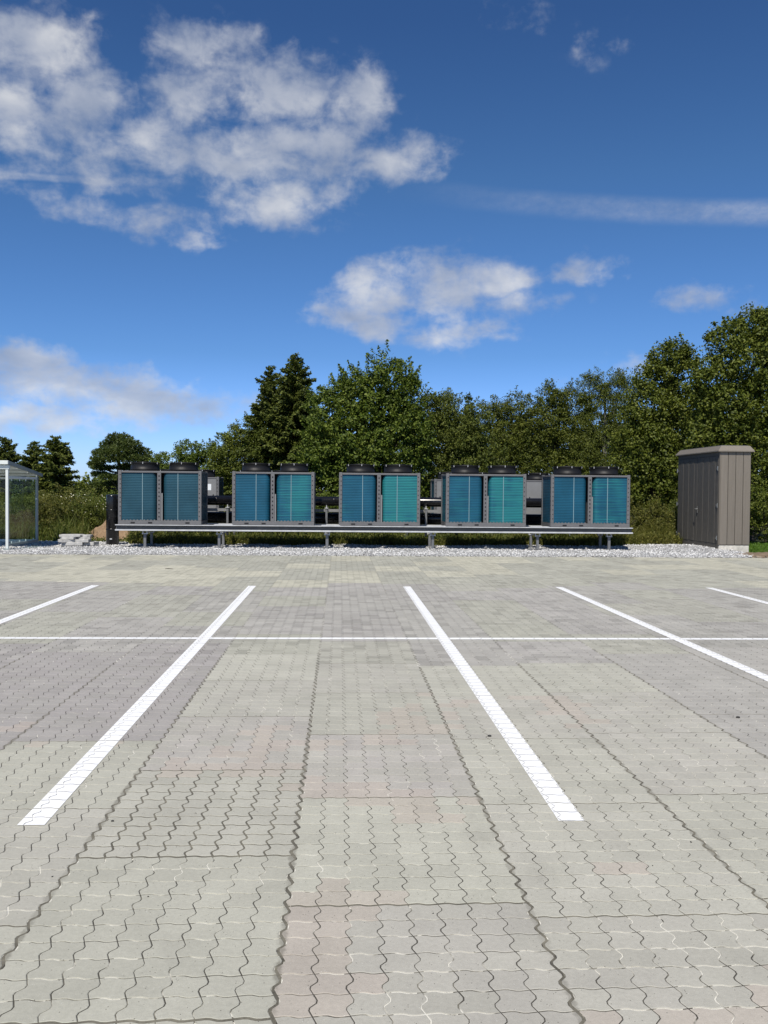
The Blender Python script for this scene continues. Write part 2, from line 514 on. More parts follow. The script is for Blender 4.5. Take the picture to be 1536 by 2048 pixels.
def paint_mat():
    m, t, p, o = mat_new('road_paint')
    g = t.node('ShaderNodeNewGeometry'); pos = g.outputs['Position']
    wear = t.maprange(t.noise(pos, 60, 5, .7), .62, .78, 0, .55, True)
    col = t.mix(t.maprange(t.noise(pos, 4, 4, .6), .35, .75, 0, .25), (.82, .82, .81), (.68, .69, .68))
    t.put(p.inputs['Base Color'], t.mix(wear, col, (.5, .49, .46)))
    p.inputs['Roughness'].default_value = .6
    bump(t, p, t.noise(pos, 300, 3, .6), .3, .003)
    return m


def cladding_mat():
    m, t, p, o = mat_new('cladding_paint')
    g = t.node('ShaderNodeNewGeometry'); pos = g.outputs['Position']
    n = t.noise(t.vmath('MULTIPLY', pos, (14, 14, .6)), 2.5, 5, .65)
    rnd = t.node('ShaderNodeObjectInfo').outputs['Random']
    f = t.math('ADD', t.math('MULTIPLY', n, .7), t.math('MULTIPLY', rnd, .3))
    t.put(p.inputs['Base Color'], t.ramp(f, [(.3, (.142, .123, .098)), (.7, (.182, .159, .130))]))
    p.inputs['Roughness'].default_value = .62
    bump(t, p, n, .25, .004)
    return m


M = {}
M['paver'] = paver_mat('paver_concrete', False)
M['paver_obj'] = paver_mat('paver_concrete_single', True)
M['joint'] = joint_mat()
M['joint_dark'] = joint_mat('joint_sand_washed', .06)
M['paint'] = paint_mat()
M['seam'] = plain('seam_sand', (.125, .115, .088), .95, 0, .5, 9)
M['paint_joint'] = plain('road_paint_in_joints', (.72, .72, .70), .8, 0, .12, 20)
M['turf'] = ground_mat()
M['gravel'] = gravel_mat('gravel_stone')
M['gravel_bed'] = plain('gravel_bed', (.30, .297, .29), .95, 0, .35, 14, .8)
M['frame_grey'] = plain('grey_powder_coat', (.128, .126, .128), .5, 0, .10, 4)
M['panel_grey'] = plain('light_grey_panel', (.20, .20, .20), .5, 0, .08, 3)
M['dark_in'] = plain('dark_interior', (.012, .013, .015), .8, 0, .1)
M['hole'] = plain('hole_black', (.01, .01, .012), .8, 0, .1)
M['strip'] = plain('pale_strip', (.20, .30, .33), .45, 0, .05)
M['black'] = plain('black_fan_plastic', (.010, .010, .011), .5, 0, .2, 5, 0, .25)
M['pipe'] = plain('black_pipe_jacket', (.008, .008, .009), .22, 0, .2, 4)
M['galv'] = plain('galvanised_steel', (.52, .525, .53), .55, .12, .16, 7)
M['galv_dark'] = plain('galvanised_post', (.17, .173, .177), .5, .3, .2, 7)
M['web_shaded'] = plain('shaded_beam_web', (.075, .077, .08), .6, 0, .15, 6)  # web coloured dark, standing for the top flange's shadow on it
M['label'] = plain('white_label', (.75, .77, .78), .5, 0, .03)
M['alu'] = plain('light_alu', (.62, .65, .63), .5, 0, .07, 5)
M['alu_dark'] = plain('grey_alu', (.25, .285, .285), .5, 0, .08, 5)
M['glass'] = glass_mat('clear_glass', (.86, .93, .91))
M['roofglass'] = plain('opal_roof', (.62, .68, .68), .35, 0, .06)
M['cladding'] = cladding_mat()
M['door'] = plain('dark_door_brown', (.085, .078, .068), .6, 0, .12, 8)  # doors, head and sill boards darker brown than the other boards
M['concrete'] = plain('pale_concrete', (.55, .52, .46), .9, 0, .2, 9, .5)
M['slab'] = plain('broken_slab', (.42, .41, .39), .9, 0, .25, 9, .6)
M['soil'] = soil_mat('excavated_soil', (.13, .08, .045), (.25, .165, .095), (.38, .27, .17))
M['soil_dark'] = soil_mat('bare_soil', (.09, .065, .04), (.19, .135, .085), (.30, .23, .155))
M['hinge'] = plain('steel_hinge', (.30, .30, .29), .4, .7, .15)
M['bark'] = bark_mat('bark', (.035, .028, .02), (.10, .085, .065))
M['bark_pale'] = bark_mat('bark_pale', (.10, .10, .08), (.26, .26, .22))
M['pebble'] = plain('dark_pebble', (.03, .028, .025), .8, 0, .2)
M['lamp_white'] = plain('white_lamp_enamel', (.75, .75, .73), .4)
M['dull'] = coil_mat('fin_dull_blue', .04, 5, 1.7)
M['blue'] = coil_mat('fin_blue', .05, 1)
M['bluemix'] = coil_mat('fin_blue_mix', .32, 2)
M['turq'] = coil_mat('fin_turquoise', .85, 3)
M['turq2'] = coil_mat('fin_turquoise_dull', .62, 4)
M['leaf_big'] = leaf_mat('leaf_cherry', [(.15, (.040, .060, .012)), (.5, (.078, .108, .022)), (.85, (.150, .175, .045))])
M['leaf_olive'] = leaf_mat('leaf_olive', [(.15, (.034, .046, .011)), (.5, (.070, .084, .019)), (.85, (.135, .140, .036))])
M['leaf_oak'] = leaf_mat('leaf_oak', [(.15, (.038, .052, .011)), (.5, (.078, .095, .020)), (.85, (.150, .160, .042))])
M['leaf_willow'] = leaf_mat('leaf_willow', [(.15, (.038, .052, .014)), (.5, (.076, .092, .024)), (.85, (.150, .160, .050))])
M['leaf_weed'] = leaf_mat('leaf_weed', [(.15, (.050, .055, .014)), (.5, (.098, .100, .028)), (.85, (.195, .170, .065))], .55, .3, .3)
M['needle'] = leaf_mat('needle_spruce', [(.15, (.034, .046, .014)), (.5, (.076, .092, .026)), (.85, (.150, .160, .050))], .55, .15, .3)
M['needle_pine'] = leaf_mat('needle_pine', [(.15, (.030, .045, .018)), (.5, (.062, .082, .028)), (.85, (.115, .135, .050))], .55, .15, .3)
M['grass'] = leaf_mat('grass_blade', [(.15, (.045, .062, .013)), (.5, (.082, .098, .024)), (.85, (.18, .16, .065))], .55, .3, .3)
M['lawn'] = leaf_mat('lawn_blade', [(.15, (.045, .095, .014)), (.5, (.075, .145, .022)), (.85, (.12, .19, .04))], .5, .3, .3)
M['flower'] = plain('pale_flower', (.75, .72, .50), .7, 0, .1)

# ------------------------------------------------------------------ the setting: ground, pavement, gravel
mb = MB(); mb.add([(-900, -300, -.07), (900, -300, -.07), (900, 1500, -.07), (-900, 1500, -.07)], [(0, 1, 2, 3)])
tag(mb.build('ground', M['turf']), kind='structure')

PAVE_END = 20.65
mb = MB(); mb.add([(-40, -30, -.0020), (40, -30, -.0020), (40, PAVE_END, -.0020), (-40, PAVE_END, -.0020)], [(0, 1, 2, 3)])
mb.add([(-40, PAVE_END, -.0020), (40, PAVE_END, -.0020), (40, PAVE_END, -.09), (-40, PAVE_END, -.09)], [(3, 2, 1, 0)])
pavement = tag(mb.build('pavement', M['joint']), kind='structure')

C = 0.1125
XS0 = -0.185                                   # a seam between two laid beds; beds are 8 stones of C wide
AMP = .0115


def edge_pts(p, q, simple=False):
    """the interlocking S edge of the stone from grid corner p to q (q left out)"""
    p = np.array(p, float); q = np.array(q, float); d = q - p
    n = np.array([-d[1], d[0]]) / np.linalg.norm(d)
    s = 1.0 if (d[0] > 0 or d[1] > 0) else -1.0          # the same curve whichever way the edge is walked
    a = AMP if abs(d[0]) < abs(d[1]) else AMP * .42
    seq = [(.27, a), (.40, a * .85), (.60, -a * .85), (.73, -a)]
    out = [p]
    for t, o in seq:
        if s > 0: out.append(p + d * t + n * o)
        else: out.append(p + d * t - n * o * -1)
    return out


def outline(w_, h_):
    """outline of a stone w_ x h_ cells, counter-clockwise, origin at its lower left corner"""
    pts = []
    for i in range(w_): pts += edge_pts((i * C, 0), ((i + 1) * C, 0))
    for j in range(h_): pts += edge_pts((w_ * C, j * C), (w_ * C, (j + 1) * C))
    for i in range(w_, 0, -1): pts += edge_pts((i * C, h_ * C), ((i - 1) * C, h_ * C))
    for j in range(h_, 0, -1): pts += edge_pts((0, j * C), (0, (j - 1) * C))
    return np.array(pts)


def inset(poly, d):
    n = len(poly); out = np.zeros_like(poly)
    for i in range(n):
        a, b, c = poly[i - 1], poly[i], poly[(i + 1) % n]
        e1 = (b - a) / np.linalg.norm(b - a); e2 = (c - b) / np.linalg.norm(c - b)
        n1 = np.array([-e1[1], e1[0]]); n2 = np.array([-e2[1], e2[0]])
        m = n1 + n2; m /= np.linalg.norm(m)
        out[i] = b + m * d / max(.5, float(m @ n1))
    return out


CELL = outline(1, 1)
GAP = .0022


def lobe(ox, oy, vs, quads, tris, bevel=True, GAP=GAP):
    o = sum(len(v) for v in vs)
    base = CELL + [ox, oy]
    n = len(base)
    rings = [(inset(base, GAP + .0020), 0.0), (inset(base, GAP), -.0013), (inset(base, GAP), -.03)] if bevel else [(inset(base, GAP), 0.0), (inset(base, GAP), -.02)]
    for r, z in rings: vs.append(np.column_stack([r, np.full(n, z)]))
    vs.append(np.array([[ox + C / 2, oy + C / 2, 0]]))
    ctr = o + n * len(rings)
    for k in range(n):
        k2 = (k + 1) % n
        tris.append((ctr, o + k, o + k2))
        for q in range(len(rings) - 1):
            quads.append((o + (q + 1) * n + k, o + (q + 1) * n + k2, o + q * n + k2, o + q * n + k))


def template(kind, bevel=True, gap=GAP):
    vs, quads, tris = [], [], []
    lobe(0, 0, vs, quads, tris, bevel, gap)
    if kind == 'h': lobe(C, 0, vs, quads, tris, bevel, gap)
    if kind == 'v': lobe(0, C, vs, quads, tris, bevel, gap)
    o = sum(len(v) for v in vs)
    g = .006                                       # the dummy groove across the middle
    if kind == 'h': vs.append(np.array([[C - g * 2, .012, -.0052], [C + g * 2, .012, -.0052], [C + g * 2, C - .012, -.0052], [C - g * 2, C - .012, -.0052]])); quads.append((o, o + 1, o + 2, o + 3))
    if kind == 'v': vs.append(np.array([[.012, C - g * 2, -.0052], [C - .012, C - g * 2, -.0052], [C - .012, C + g * 2, -.0052], [.012, C + g * 2, -.0052]])); quads.append((o, o + 1, o + 2, o + 3))
    return np.concatenate(vs), np.array(quads), np.array(tris)


G_GREEN = np.array((.390, .383, .322)); G_MAUVE = np.array((.388, .366, .332)); G_PINK = np.array((.41, .352, .30)); G_DARK = np.array((.325, .314, .282)); G_PALE = np.array((.43, .415, .335))


def vnoise(x, y, s, seed):
    """smooth value noise in the plane"""
    r_ = np.random.default_rng(seed); g = r_.random((64, 64))
    x = np.asarray(x) / s + 31.3; y = np.asarray(y) / s + 17.7
    i = np.floor(x).astype(int); j = np.floor(y).astype(int); fx = x - i; fy = y - j
    fx = fx * fx * (3 - 2 * fx); fy = fy * fy * (3 - 2 * fy)
    G = lambda a, b: g[a % 64, b % 64]
    return (G(i, j) * (1 - fx) + G(i + 1, j) * fx) * (1 - fy) + (G(i, j + 1) * (1 - fx) + G(i + 1, j + 1) * fx) * fy


SEAM = .0095                      # beds are laid a little tight, which leaves a wider seam round each
bed_off = {0: 3.179, -1: 3.179 + 4 * C, 1: 3.179 - C}          # where the cross seams lie in the three beds in front
seams = {}; beds = []
stones = []                                        # (kind, x, y, colour)
for k in range(-13, 14):
    x0 = XS0 + k * 8 * C
    csx0 = random.uniform(.45, .9) if k not in (-1, 0, 1, 2) else .9
    off = bed_off.get(k, 3.179 + C * random.randrange(-5, 5))
    period = 10 * C + .006; seam_rows = seams.setdefault(k, [])
    m0 = int(math.floor((1.7 - off) / period)) - 1
    m = m0
    while True:
        y0 = off + m * period; m += 1
        if y0 > PAVE_END + .2: break
        if y0 + period < 1.5: continue
        half = .49 * (y0 + period) + 2.3
        if x0 > half + .4 * 1.0 or x0 + .9 < -half: continue
        csx = csx0 if y0 < 7.4 else csx0 * .38
        ph = random.randrange(4); seam_rows.append(y0); csy = random.choice((.3, .4, .55, .9)) if k not in (-1, 0) else .85; beds.append((k, y0, csx, csy))
        yc = y0 + .55; xc = x0 + .45
        # the stone colour of this bed
        r_ = random.random()
        basec = G_GREEN * random.uniform(.95, 1.04)
        mauve = random.uniform(0, .25) if r_ < .6 else random.uniform(.2, .55)
        if (k, m - 1) == (0, 1) or (k, m - 1) == (-1, 1): mauve = .85
        if x0 < -1.9 and 5.0 < yc < 8.2: basec = G_DARK * .98; mauve = .6
        elif x0 > 2.4 and 4.6 < yc < 8.1: basec = G_DARK * 1.08; mauve = .15
        elif 8.0 < yc < 14.3: basec = (G_DARK * 1.06 if random.random() < .75 else G_GREEN * .92) * random.uniform(.96, 1.05); mauve = random.uniform(0, .3)
        elif yc >= 14.3: basec = (G_PALE if random.random() < .45 else G_GREEN * .92) * random.uniform(.94, 1.05); mauve = 0
        lim = PAVE_END
        for j in range(10):
            for i in range(8):
                kk = (i - j + ph) % 4
                kind = None
                if kk == 0: kind = 'h' if i < 7 else 's'
                elif kk == 1 and i == 0: kind = 's'
                elif kk == 3: kind = 'v' if j < 9 else 's'
                elif kk == 2 and j == 0: kind = 's'
                if kind is None: continue
                x = x0 + SEAM * csx / 2 + i * (C - SEAM * csx / 8.5); y = y0 + SEAM * csy / 2 + j * (C + .0006 - SEAM * csy / 10.5)
                if y + (2 if kind == 'v' else 1) * C > lim: continue
                if y < 1.5: continue
                hf = .49 * y + 2.2
                if abs(x - .05 * y) > hf: continue
                mv = mauve * random.uniform(.6, 1.2)
                c = basec * (1 - min(mv, 1)) + (basec * G_MAUVE / G_GREEN) * min(mv, 1)
                pk = float(vnoise(x, y, .42, 3)) + .25 * random.random()
                if pk > .91 and yc < 6.0: c = c * .5 + G_PINK * .5
                c = c * (random.uniform(.94, 1.05) if yc < 8 else random.choice((.84, .92, .97, 1, 1, 1.02, 1.04, 1.07)) * random.uniform(.97, 1.03))
                stones.append((kind, x, y, tuple(c), (k, m - 1) == (-1, 0)))
stones.sort(key=lambda s: (s[2] + .5 * abs(s[1] - .05 * s[2]) * .0))
# the first three hundred in view are stones of their own, the rest one mass
def in_view(x, y):
    return y > 2.34 and abs(x - .051 * y + .02) < .447 * y
near = [i for i, s in enumerate(stones) if in_view(s[1] + C / 2, s[2] + C)][:300]
nearset = set(near)
tmpl = {k_: template(k_) for k_ in 'hvs'}
tmpl_wide = {k_: template(k_, True, .0046) for k_ in 'hvs'}
tmpl_far = {k_: template(k_, False) for k_ in 'hvs'}
shared = {}
for k_ in 'hvs':
    for wide, tm in ((False, tmpl), (True, tmpl_wide)):
        V_, Q_, T_ = tm[k_]
        o = mesh_np('paver', V_, Q_, M['paver_obj'], None, T_)
        shared[k_, wide] = o.data; bpy.data.objects.remove(o)
for i in near:
    k_, x, y, c, wide = stones[i]
    o = link('paver', shared[k_, wide], pavement)
    o.location = (x, y, random.uniform(-.0003, .0008))
    o.rotation_euler = (random.uniform(-.0025, .0025), random.uniform(-.0025, .0025), random.gauss(0, .002))
    o.color = (*c, 1)
VV, QQ, TT, CQ, CT = [], [], [], [], []
nv = 0
for cls, tm in ((0, tmpl), (1, tmpl_far), (2, tmpl_wide)):
    for k_ in 'hvs':
        sel = [s for i, s in enumerate(stones) if i not in nearset and s[0] == k_ and (2 if s[4] else int(s[2] > 8.5)) == cls]
        if not sel: continue
        V_, Q_, T_ = tm[k_]
        P_ = np.array([(s[1], s[2], 0) for s in sel]); P_[:, 2] = rng.uniform(-.0004, .0008, len(sel))
        cols = np.array([(*s[3], 1) for s in sel])
        n = len(sel); vs = V_[None] + P_[:, None]
        tilt = rng.uniform(-.0025, .0025, (n, 2))
        vs[:, :, 2] += (V_[None, :, 0] - C) * tilt[:, None, 0] + (V_[None, :, 1] - C) * tilt[:, None, 1]
        offs = nv + np.arange(n) * len(V_)
        VV.append(vs.reshape(-1, 3)); QQ.append((Q_[None] + offs[:, None, None]).reshape(-1, 4)); TT.append((T_[None] + offs[:, None, None]).reshape(-1, 3))
        CQ.append(np.repeat(cols, len(Q_), 0)); CT.append(np.repeat(cols, len(T_), 0)); nv += n * len(V_)
o = mesh_np('pavers', np.concatenate(VV), np.concatenate(QQ), M['paver'], pavement, np.concatenate(TT), facecol=np.concatenate(CQ + CT))
tag(o, kind='stuff')
# washed-out sand in the seams between the beds
jb = MB(); db = MB()
for (k, y0, csx, csy) in beds:
    x0 = XS0 + k * 8 * C; dx = C - SEAM * csx / 8.5; dyy = C + .0006 - SEAM * csy / 10.5
    if (k, round(y0, 2)) == (-1, round(bed_off[-1], 2)):
        db.add([(x0 + .014, y0 + .013, -.0015), (x0 + .886, y0 + .013, -.0015), (x0 + .886, y0 + 1.11, -.0015), (x0 + .014, y0 + 1.11, -.0015)], [(0, 1, 2, 3)])
        continue
    for i in range(1, 8):
        xx = x0 + SEAM * csx / 2 + i * dx
        jb.add([(xx - .016, y0 + .013, -.0016), (xx + .016, y0 + .013, -.0016), (xx + .016, y0 + 1.105, -.0016), (xx - .016, y0 + 1.105, -.0016)], [(0, 1, 2, 3)])
tag(jb.build('joint_sand', M['joint_dark'], pavement), kind='stuff')
tag(db.build('open_joints', M['seam'], pavement), kind='stuff')
mb = MB(); zz = -.0012
for k, rows in seams.items():
    x0 = XS0 + k * 8 * C
    if not rows or rows[0] > 7.4: continue
    near_end = max(y for y in rows if y < 7.4) + 1.1
    mb.add([(x0 - .0125, rows[0], zz), (x0 + .0125, rows[0], zz), (x0 + .0125, near_end, zz), (x0 - .0125, near_end, zz)], [(0, 1, 2, 3)])
    for y0 in rows:
        mb.add([(x0 + .014, y0 - .012, zz), (x0 + .886, y0 - .012, zz), (x0 + .886, y0 + .012, zz), (x0 + .014, y0 + .012, zz)], [(0, 1, 2, 3)])
tag(mb.build('seam_sand', M['seam'], pavement), kind='stuff')


# painted bay lines, laid on the stones and broken by their joints
def clip(poly, x0, x1, y0, y1, sk=0.0):
    def half(poly, fn):
        out = []
        for i in range(len(poly)):
            a, b = poly[i - 1], poly[i]; fa, fb = fn(a), fn(b)
            if fa >= 0 and fb >= 0: out.append(b)
            elif fa >= 0 > fb: out.append(a + (b - a) * fa / (fa - fb))
            elif fa < 0 <= fb: out.append(a + (b - a) * fa / (fa - fb)); out.append(b)
        return out
    for fn in (lambda p: p[0] - x0, lambda p: x1 - p[0], lambda p: p[1] - sk * p[0] - y0, lambda p: y1 + sk * p[0] - p[1]):
        poly = half(poly, fn)
        if len(poly) < 3: return []
    return poly


cells_all = []
for k_, x, y, c, wide in stones:
    cells_all.append((x, y))
    if k_ == 'h': cells_all.append((x + C, y))
    if k_ == 'v': cells_all.append((x, y + C))
cells_arr = np.array(cells_all)
TOPCELL = inset(CELL, GAP + .0002)
SK = -.0086


def painted_line(x0, x1, y0, y1):
    mb = MB()
    sel = cells_arr[(cells_arr[:, 0] > x0 - .14) & (cells_arr[:, 0] < x1 + .03) & (cells_arr[:, 1] > y0 - .25) & (cells_arr[:, 1] < y1 + .25)]
    for cx, cy in sel:
        pl = clip([p + (cx, cy) for p in TOPCELL], x0, x1, y0, y1, SK)
        if pl: mb.add([(p[0], p[1], .0026) for p in pl], [list(range(len(pl)))])
    mb.cur = 1
    e = .004
    mb.add([(x0 + e, y0 + SK * x0 + e, -.0005), (x1 - e, y0 + SK * x1 + e, -.0005), (x1 - e, y1 + SK * x1 - e, -.0005), (x0 + e, y1 + SK * x0 - e, -.0005)], [(0, 1, 2, 3)])
    return tag(mb.build('painted_line', [M['paint'], M['paint_joint']]), kind='structure')


for k in range(-1, 4):
    xc = -1.400 + 2.5 * k
    painted_line(xc - .062, xc + .062, 3.977, 13.987)
xs = [-1.4 + 2.5 * k for k in range(-1, 4)]
edges = [-7.0] + [v for x_ in xs for v in (x_ - .064, x_ + .064)] + [9.5]
for i in range(0, len(edges), 2):
    painted_line(edges[i], edges[i + 1], 8.955, 9.06)

# ---- gravel bed with loose stones
def gz(x, y):
    """height of the gravel"""
    e = np.clip((np.asarray(y) - 20.65) / .5, 0, 1)
    right = np.exp(-((np.asarray(x) - 9.6) / 1.0) ** 2 - ((np.asarray(y) - 23.6) / 1.1) ** 2) * .10
    return -.014 + e * (.03 * vnoise(x, y, .9, 5) + .018 * vnoise(x, y, .3, 6)) + right * e
gx = np.linspace(-12.5, 10.75, 180); gy = np.linspace(20.655, 26.2, 70)
GX, GY = np.meshgrid(gx, gy)
back = 25.7 - .85 * np.clip((GX[-1] + 5.9) / .5, 0, 1) * np.clip((8.2 - GX[-1]) / .5, 0, 1) + .5 * (vnoise(GX[-1], GX[-1] * 0, .8, 9) - .5)
t_ = (GY - 20.655) / (26.2 - 20.655); GY = 20.655 + t_ * (back[None, :] - 20.655)
front_cut = 20.655 + np.clip((GX - 9.9) / .85, 0, 1) ** 1.5 * 1.3
GY = np.maximum(GY, front_cut + t_ * .01)
GZ = gz(GX, GY)
n0, n1 = GX.shape
idx = np.arange(n0 * n1).reshape(n0, n1)
q = np.stack([idx[:-1, :-1], idx[:-1, 1:], idx[1:, 1:], idx[1:, :-1]], -1).reshape(-1, 4)
gravel = mesh_np('gravel', np.stack([GX, GY, GZ], -1).reshape(-1, 3), q, M['gravel_bed'], smooth=True)
tag(gravel, kind='structure')


def scatter_stones(name, xs_, ys_, zs_, size, mat, parent=None):
    """irregular crushed stones, one small polyhedron each"""
    n = len(xs_)
    oct_v = np.array([(1, 0, 0), (-1, 0, 0), (0, 1, 0), (0, -1, 0), (0, 0, 1), (0, 0, -1), (.6, .6, .5), (-.6, -.6, .55)], float)
    tri = np.array([(6, 2, 4), (6, 4, 0), (6, 0, 2), (7, 1, 4), (7, 4, 3), (7, 3, 1), (4, 2, 1), (4, 3, 0), (5, 2, 0), (5, 1, 2), (5, 3, 1), (5, 0, 3)])
    v = oct_v[None] * rng.uniform(.55, 1.25, (n, 8, 1)) * size[:, None, None]
    v[:, :, 2] *= .75
    a = rng.uniform(0, 2 * np.pi, n); ca, sa = np.cos(a), np.sin(a)
    x = v[:, :, 0] * ca[:, None] - v[:, :, 1] * sa[:, None]; y = v[:, :, 0] * sa[:, None] + v[:, :, 1] * ca[:, None]
    tl = rng.normal(0, .5, (n, 1)); z = v[:, :, 2] + x * tl
    V_ = np.stack([x + xs_[:, None], y + ys_[:, None], z + zs_[:, None]], -1).reshape(-1, 3)
    T_ = (tri[None] + (np.arange(n) * 8)[:, None, None]).reshape(-1, 3)
    return mesh_np(name, V_, None, mat, parent, T_)


NST = 30000
sx = rng.uniform(-11.5, 10.6, NST); sy = 20.62 + (rng.random(NST) ** 1.25) * 5.1
keep = (sy < 25.75 - .85 * np.clip((sx + 5.9) / .5, 0, 1) * np.clip((8.2 - sx) / .5, 0, 1)) & (sy > 20.6 + np.clip((sx - 9.9) / .85, 0, 1) ** 1.5 * 1.3)
sx, sy = sx[keep], sy[keep]
sz = rng.uniform(.009, .025, len(sx)) * np.where(sy < 20.8, .7, 1)
st = scatter_stones('gravel_stones', sx, sy, gz(sx, sy) + sz * .3, sz, M['gravel'], gravel)
tag(st, kind='stuff')

# bare soil at the right-hand corner and the heap of dug soil at the left
def heap(name, cx, cy, rx, ry, h, mat, seed, nx=44, ny=36, rough=.25):
    a = np.linspace(-1, 1, nx); b = np.linspace(-1, 1, ny); A, B = np.meshgrid(a, b)
    X = cx + A * rx; Y = cy + B * ry
    r = np.sqrt(A ** 2 + B ** 2)
    Z = h * np.clip(1 - r ** 1.4, 0, 1) * (1 - rough + 2 * rough * vnoise(X, Y, .35 * min(rx, ry) + .05, seed)) + h * .42 * (vnoise(X, Y, .13, seed + 1) - .5) * (r < .95) - .04 * (r >= .97)
    Z = np.where(r >= 1, -.09, Z + .0)
    i_ = np.arange(nx * ny).reshape(ny, nx)
    q_ = np.stack([i_[:-1, :-1], i_[:-1, 1:], i_[1:, 1:], i_[1:, :-1]], -1).reshape(-1, 4)
    return mesh_np(name, np.stack([X, Y, Z], -1).reshape(-1, 3), q_, mat, smooth=True)


tag(heap('soil_mound', -6.75, 27.1, 1.2, 1.0, .66, M['soil'], 21, rough=.45), kind='structure')
tag(heap('bare_soil', 12.2, 21.75, 2.4, .75, .07, M['soil_dark'], 31), kind='structure')


# ------------------------------------------------------------------ plants
def leaves(c, nrm, size, aspect=.55, droop=0.0):
    """diamond leaves at c (n,3) facing nrm"""
    n = len(c)
    nrm = nrm / (np.linalg.norm(nrm, axis=1, keepdims=True) + 1e-9)
    r_ = rng.normal(0, 1, (n, 3)); r_[:, 2] -= droop
    t = r_ - nrm * np.sum(r_ * nrm, 1, keepdims=True); t /= np.linalg.norm(t, axis=1, keepdims=True) + 1e-9
    b = np.cross(nrm, t)
    L = size[:, None]; W = L * aspect
    v = np.stack([c - t * L * .5, c + b * W * .5 + nrm * L * .06, c + t * L * .5, c - b * W * .5 + nrm * L * .06], 1)
    return v.reshape(-1, 3)


def leaf_mesh(name, V_, mat, parent):
    return mesh_np(name, V_, np.arange(len(V_)).reshape(-1, 4), mat, parent)


def clumps_to_leaves(cc, outd, per, rad, lsize, aspect, flat=.75, shoot=.3, shootlen=.9, upb=.5, droop=.3):
    """cc clump centres, outd outward directions"""
    out = []
    n = len(cc)
    isshoot = rng.random(n) < shoot
    # round clumps
    k = np.where(~isshoot)[0]
    ci = np.repeat(k, per)
    p = rng.normal(0, 1, (len(ci), 3)); p /= np.linalg.norm(p, axis=1, keepdims=True)
    p *= (rng.random((len(ci), 1)) ** .45)
    rr = (rad * .86 * rng.uniform(.55, 1.35, n))[ci][:, None]
    pos = cc[ci] + p * rr * np.array([1, 1, flat])
    nr = p * .8 + outd[ci] * .3 + rng.normal(0, .85, p.shape) + np.array([0, 0, upb])
    out.append(leaves(pos, nr, lsize * rng.uniform(.6, 1.3, len(ci)), aspect, droop))
    # shoots
    k = np.where(isshoot)[0]
    if len(k):
        m = max(6, int(per * .7))
        ci = np.repeat(k, m)
        d = outd[k] * .8 + rng.normal(0, .3, (len(k), 3)) + np.array([0, 0, .75]); d /= np.linalg.norm(d, axis=1, keepdims=True)
        ln = shootlen * rng.uniform(.4, 1.1, len(k))
        t = rng.random(len(ci))
        pos = cc[ci] + np.repeat(d * ln[:, None], m, 0) * (t[:, None]) + rng.normal(0, 1, (len(ci), 3)) * (.10 * (1.15 - t))[:, None]
        nr = rng.normal(0, .8, pos.shape) + np.repeat(d, m, 0) * .2 + np.array([0, -.2, upb])
        out.append(leaves(pos, nr, lsize * rng.uniform(.6, 1.2, len(ci)), aspect, droop))
    return np.concatenate(out)


def broadleaf(name, label, base, lobes, leaf, mat, nclump, per=70, rad=.34, aspect=.6, bark='bark', shoot=.3, shootlen=.8,
              cat='tree', group=None, trunk_r=.12, upb=.5, droop=.3, stems=1):
    """lobes: (x, y, z, rx, ry, rz) in metres, absolute"""
    root = empty(name, base)
    L = np.array(lobes, float)
    vol = (L[:, 3] * L[:, 5]) ** .9; pr = vol / vol.sum()
    li = rng.choice(len(L), nclump, p=pr)
    d = rng.normal(0, 1, (nclump, 3)); d /= np.linalg.norm(d, axis=1, keepdims=True)
    fr = rng.random(nclump) < .6
    d[:, 1] = np.where(fr, -np.abs(d[:, 1]), d[:, 1])          # the sunny side carries more leaf
    r_ = .45 + .58 * rng.random(nclump) ** .6
    cc = L[li, :3] + d * r_[:, None] * L[li, 3:]
    ok = cc[:, 2] > .12
    cc, d = cc[ok], d[ok]
    V_ = clumps_to_leaves(cc, d, int(per * 1.3), rad, leaf * .85, aspect, .8, shoot, shootlen, upb, droop)
    b = np.array(base)
    leaf_mesh('crown', V_ - b, mat, root)
    # trunk and limbs
    mb = MB(); mb.smooth = True
    ztop = L[:, 2].max(); cx = np.average(L[:, 0], weights=pr); cy = np.average(L[:, 1], weights=pr)
    for s_ in range(stems):
        ox = (s_ - (stems - 1) / 2) * .5
        pts = []
        for k in range(7):
            t = k / 6
            pts.append((ox + (cx - b[0]) * t * t + .08 * math.sin(3 * t + s_), (cy - b[1]) * t * t, -.12 + (ztop + .1) * t))
        mb.tube(pts, [trunk_r * (1.25 - .25 * (k > 0)) * (1 - .85 * k / 6) + .012 for k in range(7)], 8)
        for k in rng.choice(len(cc), min(16, len(cc)), replace=False):
            tgt = cc[k] - b
            t = min(.8, max(.12, (tgt[2] / max(ztop, .1)) * .65)); st_ = Vector(pts[int(t * 6)])
            tv = Vector(tgt); mid = (st_ + tv) / 2 + Vector((0, 0, .15))
            r0 = trunk_r * .42 * (1 - t * .6)
            mb.tube([st_, st_ * .5 + mid * .5, mid, tv * .6 + mid * .4, tv], [r0, r0 * .8, r0 * .6, r0 * .4, .008], 6)
    mb.build('trunk', M[bark], root)
    tag(root, label, cat, group)
    return root


def px_lobes(Y, rows, depth=.8):
    """rows (u, v, ru, rv[, dy]) as seen in the photograph at distance Y -> ellipsoids in metres"""
    out = []
    for row in rows:
        u, v, ru, rv = row[:4]; dy = row[4] if len(row) > 4 else 0.0
        p = at(u, v, Y + dy); s = (Y + dy) / F_PX
        out.append((p.x, p.y, p.z, ru * s, max(.4, (ru + rv) * .5 * s * depth), rv * s))
    return out


def ground_at(u, Y):
    r = ray(u, 985); return (r.x * Y / r.y, Y, 0)


